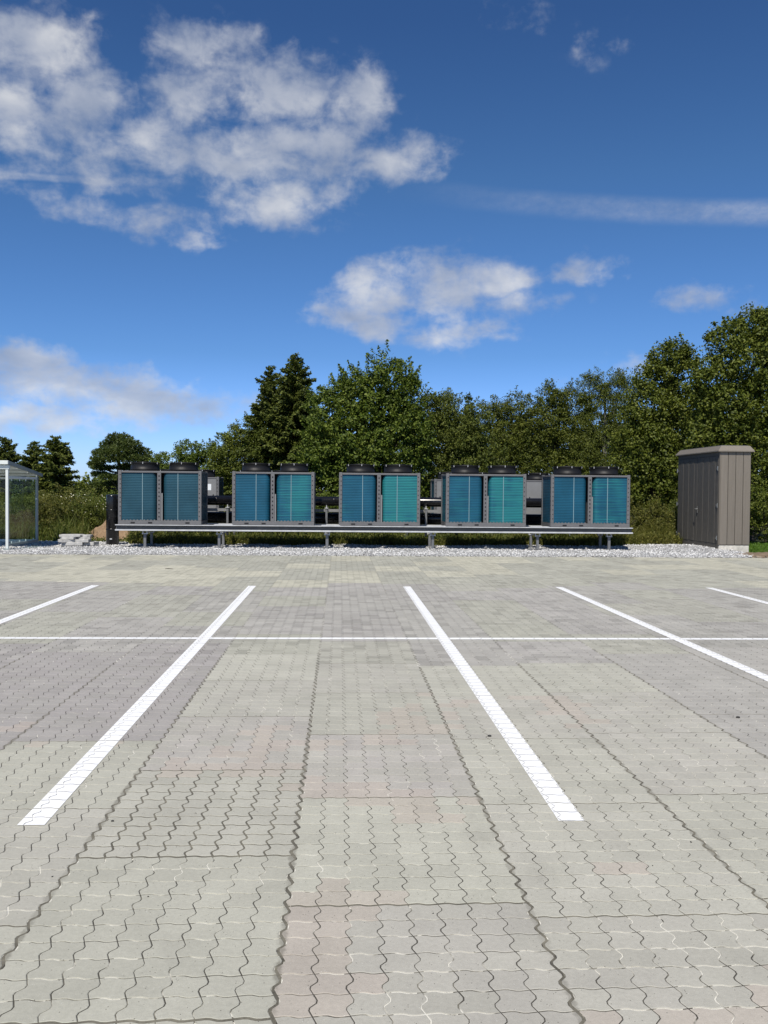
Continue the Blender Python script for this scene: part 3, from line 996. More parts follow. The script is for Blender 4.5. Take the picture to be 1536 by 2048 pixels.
def spruce(name, label, base, h, r, mat, whorls=30, dens=1.0, cat='tree', low=.04, droop=.35, tops=(), group=None):
    root = empty(name, base)
    mb = MB(); mb.smooth = True
    mb.tube([(0, 0, -.1), (.03, 0, h * .35), (0, .02, h * .7), (0, 0, h)], [.16, .11, .06, .012], 8)
    c, n_, s_, tdir = [], [], [], []
    def branchset(x0, z0, hh, rr, wh):
        for k in range(wh):
            t = low + (1 - low) * (k + random.uniform(-.3, .3)) / wh
            t = min(max(t, 0.01), .985)
            z = z0 + hh * t
            ln = rr * (1 - t) ** .8 * random.uniform(.75, 1.12) + .10
            nb = random.randint(5, 8) if t < .85 else 4
            a0 = random.random() * 6.28
            for b_ in range(nb):
                a = a0 + 6.2832 * b_ / nb + random.uniform(-.3, .3)
                l2 = ln * random.uniform(.6, 1.12)
                dv = np.array([math.cos(a), math.sin(a), 0])
                up = .55 * (t - .45) + random.uniform(-.1, .1)
                p0 = np.array([x0, 0, z + random.uniform(-.5, .5) * hh / wh])
                def P(q): return p0 + dv * l2 * q + np.array([0, 0, l2 * (up * q - droop * q * q * (1 - t) + .12 * q ** 3)])
                if t < .8 and b_ % 2 == 0: mb.tube([P(0), P(.5), P(.95)], [.02, .013, .004], 4, False)
                ntw = max(6, int(l2 * 62 * dens))
                for _ in range(ntw):
                    q = random.random() ** .7
                    side = random.choice((-1, 1))
                    ang = a + side * random.uniform(.35, 1.1)
                    tl = (.09 + .17 * (1 - q) * min(l2, 1.4)) * random.uniform(.6, 1.2)
                    td = np.array([math.cos(ang), math.sin(ang), random.uniform(-.75, .05) + .35 * (t > .8)])
                    td /= np.linalg.norm(td)
                    c.append(P(q) + td * tl * .5); tdir.append(td); s_.append(tl)
    branchset(0, 0, h, r, whorls)
    for (dx, z0, hh, rr) in tops:
        mb.tube([(0, 0, z0 - .8), (dx * .7, 0, z0), (dx, 0, z0 + hh)], [.04, .03, .008], 6)
        branchset(dx, z0, hh, rr, max(5, int(hh * 7)))
    mb.build('trunk', M['bark'], root)
    c = np.array(c); td = np.array(tdir); s = np.array(s_)
    # every twig becomes three narrow blades of needles round its axis
    Vs = []
    for kk in range(4):
        rv = rng.normal(0, 1, c.shape); sd = np.cross(td, rv); sd /= np.linalg.norm(sd, axis=1, keepdims=True)
        w_ = (.018 + .024 * rng.random(len(c)))[:, None]
        sh = rng.normal(0, .035, c.shape)
        a_ = c - td * s[:, None] * .5 + sh; b_ = c + td * s[:, None] * .55 + sh
        Vs.append(np.stack([a_ , (a_ * .6 + b_ * .4) + sd * w_, b_, (a_ * .6 + b_ * .4) - sd * w_], 1).reshape(-1, 3))
    leaf_mesh('crown', np.concatenate(Vs), mat, root)
    tag(root, label, cat, group)
    return root


def pine(name, label, base, pads, trunk_pts, mat, cat='tree', group=None, n_per=520):
    """open crown of flat needle pads; pads (x, y, z, rx, ry, rz) relative to base"""
    root = empty(name, base)
    mb = MB(); mb.smooth = True
    npt = len(trunk_pts)
    mb.tube(trunk_pts, [.13 * (1 - .8 * i / (npt - 1)) + .015 for i in range(npt)], 8)
    Vs = []
    for (x, y, z, rx, ry, rz) in pads:
        # branch to the pad
        j = min(range(npt), key=lambda i: abs(trunk_pts[i][2] - (z - .15))); tp = Vector(trunk_pts[j])
        e = Vector((x, y, z)); mb.tube([tp, tp * .55 + e * .45 + Vector((0, 0, -.06)), e], [.035, .024, .008], 5, False)
        n = int(n_per * (rx * ry) ** .5 * 2.0)
        p = rng.normal(0, 1, (n, 3)); p /= np.linalg.norm(p, axis=1, keepdims=True); p *= rng.random((n, 1)) ** .4
        cpos = np.array([x, y, z]) + p * [rx, ry, rz]
        d = p * [1, 1, .4] + rng.normal(0, .35, (n, 3)) + [0, 0, .7]; d /= np.linalg.norm(d, axis=1, keepdims=True)
        for kk in range(3):
            dd = d + rng.normal(0, .45, d.shape); dd /= np.linalg.norm(dd, axis=1, keepdims=True)
            sd = np.cross(dd, rng.normal(0, 1, d.shape)); sd /= np.linalg.norm(sd, axis=1, keepdims=True)
            L_ = rng.uniform(.08, .17, (n, 1)); w_ = .018
            Vs.append(np.stack([cpos, cpos + dd * L_ * .5 + sd * w_, cpos + dd * L_, cpos + dd * L_ * .5 - sd * w_], 1).reshape(-1, 3))
    mb.build('trunk', M['bark'], root)
    leaf_mesh('crown', np.concatenate(Vs), mat, root)
    tag(root, label, cat, group)
    return root


# -- the belt of trees behind the coolers, left to right
spruce('spruce_tree', 'dark conifer cut by the left edge behind the glass shelter', at(10, 985, 48).xy.to_3d(), 4.35, 2.5, M['needle'], 28, 1.1)
spruce('spruce_tree', 'dark conifer left of the pair behind the glass shelter', at(70, 985, 47).xy.to_3d(), 4.05, 2.3, M['needle'], 26, 1.1)
spruce('spruce_tree', 'tallest conifer of the pair just right of the glass shelter', at(110, 985, 46).xy.to_3d(), 4.3, 2.2, M['needle'], 28, 1.15, tops=((.45, 3.0, 1.0, .5),))
b = at(238, 985, 40).xy.to_3d()
sc = 40 / F_PX
pads = []
def pad(u, v, ru, rv, dy=0.0):
    pads.append(((u - 238) * sc, dy, CAM_H + (979 - v) * sc, ru * sc, max(.35, ru * sc * .8), rv * sc))
for a_ in ((238, 880, 26, 11, 0), (222, 892, 24, 10, .2), (258, 892, 26, 11, -.3), (205, 908, 20, 8, 0), (240, 906, 36, 12, -.4), (275, 905, 24, 10, .2),
           (288, 918, 16, 8, 0), (215, 921, 26, 8, -.5), (262, 920, 34, 10, -.3), (190, 930, 14, 5, .2), (205, 938, 22, 5, 0), (252, 936, 30, 7, .3), (285, 934, 18, 7, 0),
           (198, 950, 18, 4.5, .2), (222, 955, 18, 4.5, -.4), (262, 953, 22, 5, .2), (200, 972, 20, 4.5, 0), (222, 968, 14, 4, .4), (262, 972, 22, 6, -.2), (210, 984, 22, 5, .3), (235, 988, 22, 6, .0), (190, 990, 14, 5, .4)):
    pad(*a_)
pine('pine_tree', 'open flat-layered pine with bare trunk left of the coolers', b, pads,
     [(.02, 0, -.1), (.0, 0, .8), (.03, 0, 1.6), (-.02, 0, 2.3), (.0, 0, 3.0), (.02, 0, 3.9)], M['needle_pine'])

broadleaf('leafy_tree', 'low round leafy tree behind the leftmost cooler', ground_at(385, 38),
          px_lobes(38, [(385, 905, 40, 24), (345, 930, 40, 26), (425, 920, 40, 30), (380, 960, 90, 40), (455, 900, 30, 40)]), .10, M['leaf_big'], 330, 70, .30, group=None, shoot=.25, shootlen=.5, trunk_r=.10)
broadleaf('leafy_tree', 'bushy dark green tree leaning on the left of the tall spruce', ground_at(470, 37.2),
          px_lobes(37.2, [(490, 880, 36, 40), (460, 920, 45, 40), (505, 930, 60, 55), (530, 900, 40, 40, -1.2)]), .09, M['leaf_oak'], 330, 70, .28, shoot=.25, shootlen=.45, trunk_r=.09)
spruce('spruce_tree', 'tall dark spruce behind the second cooler, taller of the two side by side', at(590, 985, 36).xy.to_3d(), 7.2, 2.7, M['needle'], 54, 1.25, droop=.3)
spruce('spruce_tree', 'slightly shorter spruce standing left against the tall spruce', at(541, 985, 36.6).xy.to_3d(), 6.75, 2.7, M['needle'], 46, 1.1, droop=.3)
broadleaf('leafy_tree', 'big light-leaved tree, tallest in the middle behind the third cooler', ground_at(742, 33),
          px_lobes(33, [(772, 765, 58, 52), (735, 800, 60, 50), (690, 800, 45, 40), (660, 830, 45, 55), (808, 800, 38, 60), (765, 840, 80, 60), (690, 880, 80, 70), (800, 890, 65, 80),
                        (640, 920, 48, 50), (740, 940, 100, 70), (640, 985, 55, 60), (780, 1000, 80, 60)]), .125, M['leaf_big'], 1050, 72, .34, .62, shoot=.36, shootlen=.95, trunk_r=.15, stems=2)
broadleaf('leafy_tree', 'yellow-green tree just right of the tallest leafy tree', ground_at(890, 34.5),
          px_lobes(34.5, [(860, 815, 42, 34), (900, 830, 55, 40), (880, 880, 75, 60), (940, 870, 50, 60), (900, 950, 90, 70), (960, 940, 55, 60)]), .115, M['leaf_willow'], 620, 74, .32, .42, shoot=.3, shootlen=.6, trunk_r=.12, droop=1.0)
spruce('spruce_tree', 'thin pale treetop peeping over the middle of the belt', at(935, 985, 40).xy.to_3d(), 6.15, .9, M['needle_pine'], 30, .8, droop=.2)
broadleaf('leafy_tree', 'dull olive tree behind the fourth cooler', ground_at(1015, 36),
          px_lobes(36, [(985, 825, 45, 34), (1030, 825, 50, 38), (1000, 880, 70, 55), (1060, 880, 60, 60), (1020, 945, 90, 70)]), .095, M['leaf_olive'], 560, 74, .30, .5, shoot=.3, shootlen=.5, trunk_r=.12)
broadleaf('leafy_tree', 'rounded olive tree behind the gap before the rightmost cooler', ground_at(1110, 35.5),
          px_lobes(35.5, [(1105, 800, 45, 32), (1145, 815, 45, 40), (1085, 850, 55, 50), (1140, 890, 65, 60), (1110, 950, 80, 60)]), .095, M['leaf_olive'], 560, 74, .30, .5, shoot=.3, shootlen=.5, trunk_r=.12)
broadleaf('birch_tree', 'drooping fine-leaved birch behind the rightmost cooler', ground_at(1205, 35),
          px_lobes(35, [(1215, 765, 42, 26), (1180, 785, 34, 36), (1245, 790, 34, 40), (1205, 830, 60, 50), (1220, 900, 70, 65), (1190, 960, 80, 60)]), .075, M['leaf_willow'], 620, 84, .30, .5, 'bark_pale', .3, .5, trunk_r=.11, droop=2.5)
broadleaf('leafy_tree', 'tall dense oak-like tree left of the brown shed', ground_at(1320, 32),
          px_lobes(32, [(1340, 715, 42, 30), (1310, 760, 40, 36), (1370, 770, 60, 50), (1300, 820, 60, 55), (1360, 850, 80, 70), (1290, 900, 70, 70), (1340, 950, 90, 60), (1280, 985, 60, 50)]), .12, M['leaf_oak'], 860, 74, .34, .6, shoot=.3, shootlen=.6, trunk_r=.16, stems=1)
broadleaf('leafy_tree', 'tallest dense tree at the right edge behind the brown shed', ground_at(1500, 29.5),
          px_lobes(29.5, [(1520, 655, 55, 42), (1455, 690, 50, 40), (1500, 730, 80, 60), (1590, 690, 70, 70), (1430, 760, 50, 50), (1450, 830, 70, 60), (1540, 820, 80, 70), (1420, 900, 50, 60), (1520, 910, 80, 70), (1620, 820, 80, 110), (1600, 950, 80, 60)]), .13, M['leaf_oak'], 1050, 74, .36, .6, shoot=.3, shootlen=.6, trunk_r=.17)

# the wood farther back, a mass nobody could count
n = 2600
wx = rng.uniform(-6, 30, n); wy = rng.uniform(39, 44, n)
hmax = np.where(wx < -3, 2.6, np.where(wx < 12, 5.3, 6.6)) * (.75 + .3 * vnoise(wx, wy * 0, 2.2, 77))
wz = hmax * rng.random(n) ** .8
V_ = clumps_to_leaves(np.stack([wx, wy, wz], 1), np.tile([0, -1.0, .3], (n, 1)), 46, .62, .2, .6, .8, .12, .7)
tag(leaf_mesh('woodland', V_, M['leaf_olive'], None), 'dark mass of woodland filling the gaps behind the trees', 'woodland', kind='stuff')
# a low hedge of trees far off, at the horizon on the left
n = 420
wx = rng.uniform(-75, -8, n); wy = rng.uniform(95, 110, n); wz = rng.random(n) * (1.6 + 1.9 * vnoise(wx, wx * 0, 9, 78))
V_ = clumps_to_leaves(np.stack([wx, wy, wz], 1), np.tile([0, -1.0, .3], (n, 1)), 40, 1.3, .5, .6, .8, .0)
tag(leaf_mesh('distant_trees', V_, M['leaf_oak'], None), 'far line of trees low on the horizon at left', 'woodland', kind='stuff')


def shrub(label, u, Y, w_, h, leaf, mat, ncl, per=60, name='shrub', group=None, upb=.6, shoot=.5):
    g_ = ground_at(u, Y)
    lob = [(g_[0], Y, h * .45, w_ * .5, w_ * .45, h * .42), (g_[0] - w_ * .22, Y + .1, h * .55, w_ * .28, w_ * .3, h * .33), (g_[0] + w_ * .2, Y - .1, h * .6, w_ * .26, w_ * .3, h * .3)]
    return broadleaf(name, label, g_, lob, leaf, mat, ncl, per, .17, .5, 'bark', shoot, .42, 'shrub', group, .03, upb, .2, 3)


shrub('tall olive weed bush seen through the glass shelter', 30, 26.6, 1.7, 1.45, .065, M['leaf_weed'], 130)
shrub('tall weed bush just right of the glass shelter', 92, 27.2, 1.6, 1.55, .065, M['leaf_weed'], 130)
shrub('tallest green bush behind the stack of slabs', 138, 29.5, 1.9, 1.75, .07, M['leaf_weed'], 150)
shrub('flowering weed bush right of the stack of slabs', 172, 27.8, 1.3, 1.3, .06, M['leaf_olive'], 100)
shrub('dark green bush behind the soil heap', 212, 31.0, 1.8, 1.45, .08, M['leaf_big'], 130)
shrub('low dark bush under the pine', 180, 34.0, 2.0, 1.5, .09, M['leaf_oak'], 120)
shrub('leafy bush beside the right end of the coolers', 1285, 27.4, 1.4, 1.35, .07, M['leaf_weed'], 120)
shrub('leafy bush halfway between the coolers and the brown shed', 1325, 27.0, 1.3, 1.15, .07, M['leaf_weed'], 110)
shrub('leafy bush against the left side of the brown shed', 1356, 27.8, 1.3, 1.35, .075, M['leaf_olive'], 110)
shrub('dark undergrowth bush just right of the brown shed', 1528, 27.5, 2.6, 2.0, .10, M['leaf_oak'], 170)
shrub('undergrowth bush hidden low behind the brown shed', 1470, 28.5, 2.6, 2.2, .10, M['leaf_oak'], 150)
shrub('broad bush half hidden behind the second and third coolers', 655, 29.8, 2.2, 1.5, .11, M['leaf_big'], 150)


def blades(x, y, z, h, wdt, lean=.35):
    n = len(x)
    a = rng.uniform(0, 2 * np.pi, n); b = np.stack([np.cos(a), np.sin(a), np.zeros(n)], 1) * wdt[:, None]
    p = np.stack([x, y, z], 1); l_ = rng.normal(0, lean, (n, 2)) * h[:, None]
    m = p + np.stack([l_[:, 0] * .35, l_[:, 1] * .35, h * .6], 1); t = p + np.stack([l_[:, 0], l_[:, 1], h], 1)
    return np.stack([p - b, p + b, m + b * .7, m - b * .7], 1).reshape(-1, 3), np.stack([m - b * .7, m + b * .7, t + b * .1, t - b * .1], 1).reshape(-1, 3)


def grass(name, label, n, x0, x1, y0, y1, hfun, mat, wd=.012, lean=.3, extra=0):
    x = rng.uniform(x0, x1, n); y = y0 + (y1 - y0) * rng.random(n) ** 1.3
    y += .45 * (vnoise(x, x * 0, .6, 41) - .5)
    h = hfun(x, y) * rng.uniform(.45, 1.15, n) * (.6 + .8 * vnoise(x, y, .5, 42))
    ok = h > .05
    x, y, h = x[ok], y[ok], h[ok]
    a, b = blades(x, y, np.full(len(x), -.08), h, wd * rng.uniform(.6, 1.5, len(x)), lean)
    V_ = [a, b]
    if extra:      # small leaves up the stems
        k = rng.integers(0, len(x), extra)
        hh = h[k] * rng.uniform(.15, .95, extra)
        c = np.stack([x[k] + rng.normal(0, .05, extra), y[k] + rng.normal(0, .05, extra), hh], 1)
        V_.append(leaves(c, rng.normal(0, 1, (extra, 3)) + [0, -.2, .6], rng.uniform(.03, .085, extra), .5))
    o = leaf_mesh(name, np.concatenate(V_), mat, None)
    return tag(o, label, 'grass', kind='stuff')


def mound_free(x, y):
    return np.where(((x + 6.75) / 1.2) ** 2 + ((y - 27.1) / .9) ** 2 < 1, 0.0, 1.0) * np.where((y < 27) & (x > -7.4) & (x < -6.2), .25, 1.0)
grass('meadow_weeds', 'tall olive weeds growing behind the gravel on the left', 15000, -13.5, -5.6, 25.5, 31.5, lambda x, y: (.55 + .55 * np.clip((y - 25.5) / 3, 0, 1)) * mound_free(x, y), M['grass'], .013, .25, 15000)
grass('rough_grass', 'rough grass and weeds behind the raised coolers', 19000, -5.7, 8.0, 24.75, 31.0, lambda x, y: .18 + .20 * np.clip((y - 25) / 3, 0, 1), M['grass'], .012, .3, 9000)
grass('shade_weeds', 'low thick weeds set forward to deepen the shade under the coolers', 12000, -5.9, 8.2, 24.6, 25.6, lambda x, y: .27 + 0 * x, M['leaf_weed'], .015, .35, 12000)  # weeds carried forward over gravel to darken the shadow below the coolers
grass('verge_weeds', 'green weeds between the coolers and the brown shed', 7000, 7.9, 10.3, 25.3, 28.5, lambda x, y: .40 + .4 * np.clip((y - 25.3) / 2, 0, 1), M['leaf_weed'], .014, .3, 9000)
grass('lawn', 'short bright green lawn right of the brown shed', 20000, 11.2, 16.0, 22.25, 28.0, lambda x, y: .10 + 0 * x, M['lawn'], .008, .35)
# flower heads in the weeds
n = 90
fx = rng.uniform(-10.6, -7.0, n); fy = rng.uniform(26.6, 28.5, n); fz = rng.uniform(.75, 1.42, n)
tag(scatter_stones('flower_heads', fx, fy, fz, rng.uniform(.012, .026, n), M['flower']), 'pale yellow flower heads dotted in the left weeds', 'flowers', kind='stuff')

# ------------------------------------------------------------------ the dry coolers
UW, UD, UH = 2.16, 1.10, 1.40


def coil_panel(mb, x0, x1, y, z0, z1, inner, depth=.34, r=.13):
    """a finned coil face from the outer post (x0) to the middle; at the inner end it bends back into the casing and its top corner is rounded"""
    sg = 1 if x1 > x0 else -1
    L = abs(x1 - x0)
    ss = [L * i / 6 * (1 - r / L) for i in range(7)]
    pts = [(x0 + sg * s_, y, s_) for s_ in ss]
    if inner:
        for k in range(1, 7):
            a = k / 6 * math.pi / 2
            pts.append((x0 + sg * (L - r + r * math.sin(a)), y + r * (1 - math.cos(a)), L - r + r * math.sin(a)))
        pts.append((x1, y + r + depth, L))
    else:
        pts.append((x1, y, L))
    nz = 6; vs = []; fs = []
    for (x, yy, s_) in pts:
        q = max(0.0, s_ - (L - r)) / r
        zt = z1 - (r * (1 - math.sqrt(max(0, 1 - q * q))) * .9 if inner else 0)
        for k in range(nz + 1): vs.append((x, yy, z0 + (zt - z0) * k / nz))
    m = nz + 1
    for i in range(len(pts) - 1):
        for k in range(nz):
            f = [i * m + k, (i + 1) * m + k, (i + 1) * m + k + 1, i * m + k + 1]
            fs.append(f if sg > 0 else f[::-1])
    mb.smooth = True; mb.add(vs, fs); mb.smooth = False


def holes(mb, x, y, z0, z1, n, axis='y', r=.012, sgn=-1):
    for k in range(n):
        z = z0 + (z1 - z0) * (k + .5) / n
        if axis == 'y': mb.box(x - r, x + r, y - .003 if sgn < 0 else y, y if sgn < 0 else y + .003, z - r * 1.3, z + r * 1.3)
        else: mb.box(x - .003 if sgn < 0 else x, x if sgn < 0 else x + .003, y - r, y + r, z - r * 1.3, z + r * 1.3)


def make_cooler(left_m, right_m, side_m):
    """origin at the front left lower corner of the casing; the coil front faces -Y"""
    root = empty('dry_cooler')
    z0, z1 = .11, UH - .055
    PW = .085
    mb = MB(); mb.box(0, UW, -.004, .05, 0, .10, .006); mb.box(0, UW, UD - .05, UD, 0, .10, .006); mb.box(0, .05, .05, UD - .05, 0, .10); mb.box(UW - .05, UW, .05, UD - .05, 0, .10)
    base_ = mb.build('base_rail', M['frame_grey'], root)
    for x in (.38, .83, 1.80):
        mb = MB(); mb.box(x - .055, x + .055, -.007, -.003, .022, .062); mb.build('lifting_slot', M['hole'], base_)
    for (x, y) in ((0, 0), (UW - PW, 0), (0, UD - PW), (UW - PW, UD - PW)):
        mb = MB(); mb.box(x, x + PW, y, y + PW, .101, UH + .012, .007)
        p_ = mb.build('corner_post', M['frame_grey'], root)
        mb = MB()
        holes(mb, x + PW / 2 + (.012 if x < 1 else -.012), y if y < .5 else y + PW, .16, UH - .04, 10, 'y', .011, -1 if y < .5 else 1)
        holes(mb, x if x < 1 else x + PW, y + PW / 2, .16, UH - .04, 10, 'x', .011, -1 if x < 1 else 1)
        tag(mb.build('bolt_holes', M['hole'], p_), kind='stuff')
    mx = UW / 2 - .02
    mb = MB(); mb.box(mx - .05, mx + .05, -.003, .045, .101, UH - .05, .006)
    p_ = mb.build('middle_post', M['frame_grey'], root)
    mb = MB(); holes(mb, mx, -.003, .15, UH - .08, 11, 'y', .016); tag(mb.build('bolt_holes', M['hole'], p_), kind='stuff')
    mb = MB(); mb.box(PW, UW - PW, 0, .05, UH - .05, UH, .006); mb.box(PW, UW - PW, UD - .05, UD, UH - .05, UH, .006)
    mb.box(0, .05, PW, UD - PW, UH - .05, UH); mb.box(UW - .05, UW, PW, UD - PW, UH - .05, UH)
    mb.box(.05, UW - .05, .05, UD - .05, UH - .03, UH - .008)
    mb.build('top_panel', M['frame_grey'], root)
    # coils: left and right front, and the two ends
    mb = MB(); coil_panel(mb, PW, mx - .075, .03, z0, z1, True); cl = mb.build('coil', left_m, root)
    mb = MB(); coil_panel(mb, UW - PW, mx + .095, .03, z0, z1, True); cr = mb.build('coil', right_m, root)
    for par, xx in ((cl, PW + .54), (cr, UW - PW - .53)):
        mb = MB(); mb.box(xx - .007, xx + .007, .018, .029, z0, z1); mb.build('pale_strip', M['strip'], par)
    for x in (.02, UW - .02):
        mb = MB()
        mb.add([(x, PW, z0), (x, UD - PW, z0), (x, UD - PW, z1), (x, PW, z1)], [(0, 1, 2, 3) if x > 1 else (3, 2, 1, 0)])
        mb.build('coil', side_m, root)
    # lower toothed trim under the coils, dark void behind the middle post with a grey cover half way up
    mb = MB()
    for k in range(22):
        x = PW + .04 + k * (UW - 2 * PW - .04) / 22
        if abs(x - mx) < .09: continue
        mb.box(x, x + .035, .012, .028, .101, .125)
    tag(mb.build('trim_clips', M['frame_grey'], base_), kind='stuff')
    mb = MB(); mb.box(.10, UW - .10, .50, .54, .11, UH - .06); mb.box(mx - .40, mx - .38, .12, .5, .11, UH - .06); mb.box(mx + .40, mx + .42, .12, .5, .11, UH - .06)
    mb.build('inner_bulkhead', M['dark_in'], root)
    mb = MB(); mb.box(mx + .051, mx + .088, .02, .03, .101, .82); mb.build('cover_plate', M['panel_grey'], root)
    # service side at the back: flat grey doors with a white notice
    for k in range(2):
        xa = PW + k * (UW / 2 - PW) + .004; xb = xa + UW / 2 - PW - .008
        mb = MB(); mb.box(xa, xb, UD - .035, UD - .01, .102, UH - .052, .006)
        d_ = mb.build('service_panel', M['panel_grey'], root)
        mb = MB(); xx = xa + .08 if k == 0 else xb - .12
        mb.box(xx, xx + .03, UD - .009, UD + .012, .70, .85, .004); mb.build('latch', M['black'], d_)
        if k == 0:
            mb = MB(); mb.box(xa + .16, xa + .34, UD - .0095, UD - .006, UH - .42, UH - .22); mb.build('notice', M['label'], d_)
    # two fans on top
    for fx_ in (.58, 1.60):
        fan = MB(); fan.smooth = True
        cy = .55
        fan.lathe(fx_, cy, [(.375, UH - .005), (.372, UH + .03), (.395, UH + .034), (.395, UH + .05), (.378, UH + .055), (.376, UH + .20), (.40, UH + .225), (.398, UH + .235),
                            (.365, UH + .215), (.352, UH + .04), (.352, UH - .005)], 40, False)
        fo = fan.build('fan_cowl', M['black'], root)
        g_ = MB()
        for rr in (.10, .19, .28, .36):
            g_.tube([(fx_ + rr * math.cos(a * math.pi / 12), cy + rr * math.sin(a * math.pi / 12), UH + .235 + .02 * (1 - rr / .36)) for a in range(25)], .005, 5, False)
        for a in range(8):
            c_, s_ = math.cos(a * math.pi / 4 + .2), math.sin(a * math.pi / 4 + .2)
            g_.tube([(fx_ + .05 * c_, cy + .05 * s_, UH + .255), (fx_ + .38 * c_, cy + .38 * s_, UH + .232)], .005, 5)
        tag(g_.build('fan_guard', M['black'], fo), kind='stuff')
        for a in range(6):
            an = a * math.pi / 3 + fx_
            g_ = MB(); g_.tube([(fx_ + .395 * math.cos(an), cy + .395 * math.sin(an), UH + .19), (fx_ + .395 * math.cos(an), cy + .395 * math.sin(an), UH + .24)], .009, 6)
            g_.build('guard_clip', M['galv'], fo)
        bl = MB(); bl.lathe(fx_, cy, [(.09, UH + .06), (.09, UH + .18), (.05, UH + .2)], 16)
        for a in range(5):
            an = a * 2 * math.pi / 5
            def q_(r_, da, z): return (fx_ + r_ * math.cos(an + da), cy + r_ * math.sin(an + da), UH + z)
            bl.add([q_(.08, 0, .16), q_(.33, .1, .17), q_(.34, .62, .07), q_(.08, .7, .08)], [(0, 1, 2, 3)])
        tag(bl.build('fan_blades', M['dark_in'], fo), kind='stuff')
    return root


UF = 22.90; UZ = .632
UX = [-5.79, -2.83, -.02, 2.83, 5.66]
looks = [('dull', 'dull', 'dull'), ('blue', 'turq2', 'blue'), ('bluemix', 'turq', 'bluemix'), ('bluemix', 'turq', 'turq2'), ('blue', 'turq2', 'blue')]
front_labels = ['leftmost front dry cooler, both coil faces plain dark blue, beside the black standpipe',
                'second front dry cooler from the black standpipe, left coil blue and right turquoise',
                'middle front dry cooler of the five, standing below the tallest leafy tree',
                'fourth front dry cooler from the left, bright turquoise right coil',
                'rightmost front dry cooler at the end of the steel frame nearest the shed']
first = None
for i, x in enumerate(UX):
    if first is None:
        first = u_ = make_cooler(*(M[k] for k in looks[0]))
    else:
        u_ = copy_tree(first)
        coils = [c_ for c_ in u_.children if c_.name.split('.')[0] == 'coil']
        coils.sort(key=lambda c_: np.mean([v_.co.x for v_ in c_.data.vertices]))     # left end, left face, right face, right end
        for c_, k in zip(coils, (looks[i][2], looks[i][0], looks[i][1], looks[i][2])):
            c_.material_slots[0].link = 'OBJECT'; c_.material_slots[0].material = M[k]
    u_.location = (x, UF, UZ)
    tag(u_, front_labels[i], 'cooler', 'dry coolers in two rows')
RY, RZ = 28.0, .56
rear_x = [-3.88, -1.3, 3.07 + UW, 6.02 + UW]
rear_labels = ['grey rear dry cooler with a white notice right of the leftmost front cooler', 'grey rear dry cooler almost hidden behind the second front cooler',
               'rear dry cooler peeping out left of the fourth front cooler', 'light grey rear dry cooler in the gap before the rightmost front cooler']
for x, lb in zip(rear_x, rear_labels):
    u_ = copy_tree(first); u_.location = (x, RY + UD, RZ); u_.rotation_euler = (0, 0, math.pi)
    tag(u_, lb, 'cooler', 'dry coolers in two rows')


# ------------------------------------------------------------------ steel frames under the coolers
def channel(mb, x0, x1, y, z0, z1, face=-1):
    """C-section: two flanges and a web set back"""
    t = .012; d = .13
    yo = y if face < 0 else y - d
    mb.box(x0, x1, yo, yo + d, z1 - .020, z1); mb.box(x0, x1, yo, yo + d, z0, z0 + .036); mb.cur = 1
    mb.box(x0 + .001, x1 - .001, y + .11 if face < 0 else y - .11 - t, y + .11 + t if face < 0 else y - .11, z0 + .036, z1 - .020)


def steel_frame(label, x0, x1, yf, yb, z0, z1, posts, group):
    root = empty('steel_frame', ((x0 + x1) / 2, yf, 0))
    ox = (x0 + x1) / 2; oy = yf
    mb = MB(); channel(mb, x0 - ox, x1 - ox, 0, z0, z1); mb.build('beam', [M['galv'], M['web_shaded']], root)
    mb = MB(); channel(mb, x0 - ox, x1 - ox, yb - oy, z0, z1, 1); mb.build('beam', [M['galv'], M['web_shaded']], root)
    for px_ in posts:
        for yy in (.14, yb - oy - .22):
            x = px_ - ox
            mb = MB()
            mb.box(x - .035, x + .035, yy, yy + .07, -.10, z0 - .085, .006)
            po = mb.build('post', M['galv_dark'], root)
            mb = MB(); mb.box(x - .11, x + .11, yy - .04, yy + .11, z0 - .014, z0 - .002); mb.box(x - .075, x + .075, yy - .02, yy + .09, z0 - .085, z0 - .070)
            mb.build('clamp_plate', M['galv'], po)
            mb = MB()
            for sx_ in (-.055, .055):
                mb.tube([(x + sx_, yy - .01, z0 - .10), (x + sx_, yy - .01, z0 + .0)], .010, 6); mb.tube([(x + sx_, yy + .08, z0 - .10), (x + sx_, yy + .08, z0 + .0)], .010, 6)
            tag(mb.build('clamp_bolts', M['galv'], po), kind='stuff')
            mb = MB(); mb.box(x - .09, x + .09, yy - .05, yy + .12, .015, .035, .004); mb.build('foot_plate', M['galv_dark'], po)
        mb = MB(); mb.box(px_ - ox - .03, px_ - ox + .03, 1.0e-3 + .13, yb - oy - .131, z0 + .045, z1 - .025); mb.build('cross_member', M['galv_dark'], root)
    return tag(root, label, 'frame', group), ox, oy


PX = [-5.12, -3.18, -.33, 2.50, 5.34, 7.30]
fr, ox, oy = steel_frame('long galvanised steel frame carrying the front row of coolers over gravel', -5.86, 7.90, UF - .035, UF + UD + .03, .465, .625, PX, 'steel frames under the coolers')
for xa in (-3.30, -.48, 2.33, 5.12):
    mb = MB(); mb.box(xa - ox, xa + .50 - ox, .0, .30, .627, .640); mb.build('step_plate', M['galv'], fr)
steel_frame('galvanised frame at the back under the rear coolers', -6.3, 8.6, RY - .035, RY + UD + .03, RZ - .17, RZ - .006, [-5.6, -3.4, -.5, 2.2, 5.0, 7.6], 'steel frames under the coolers')


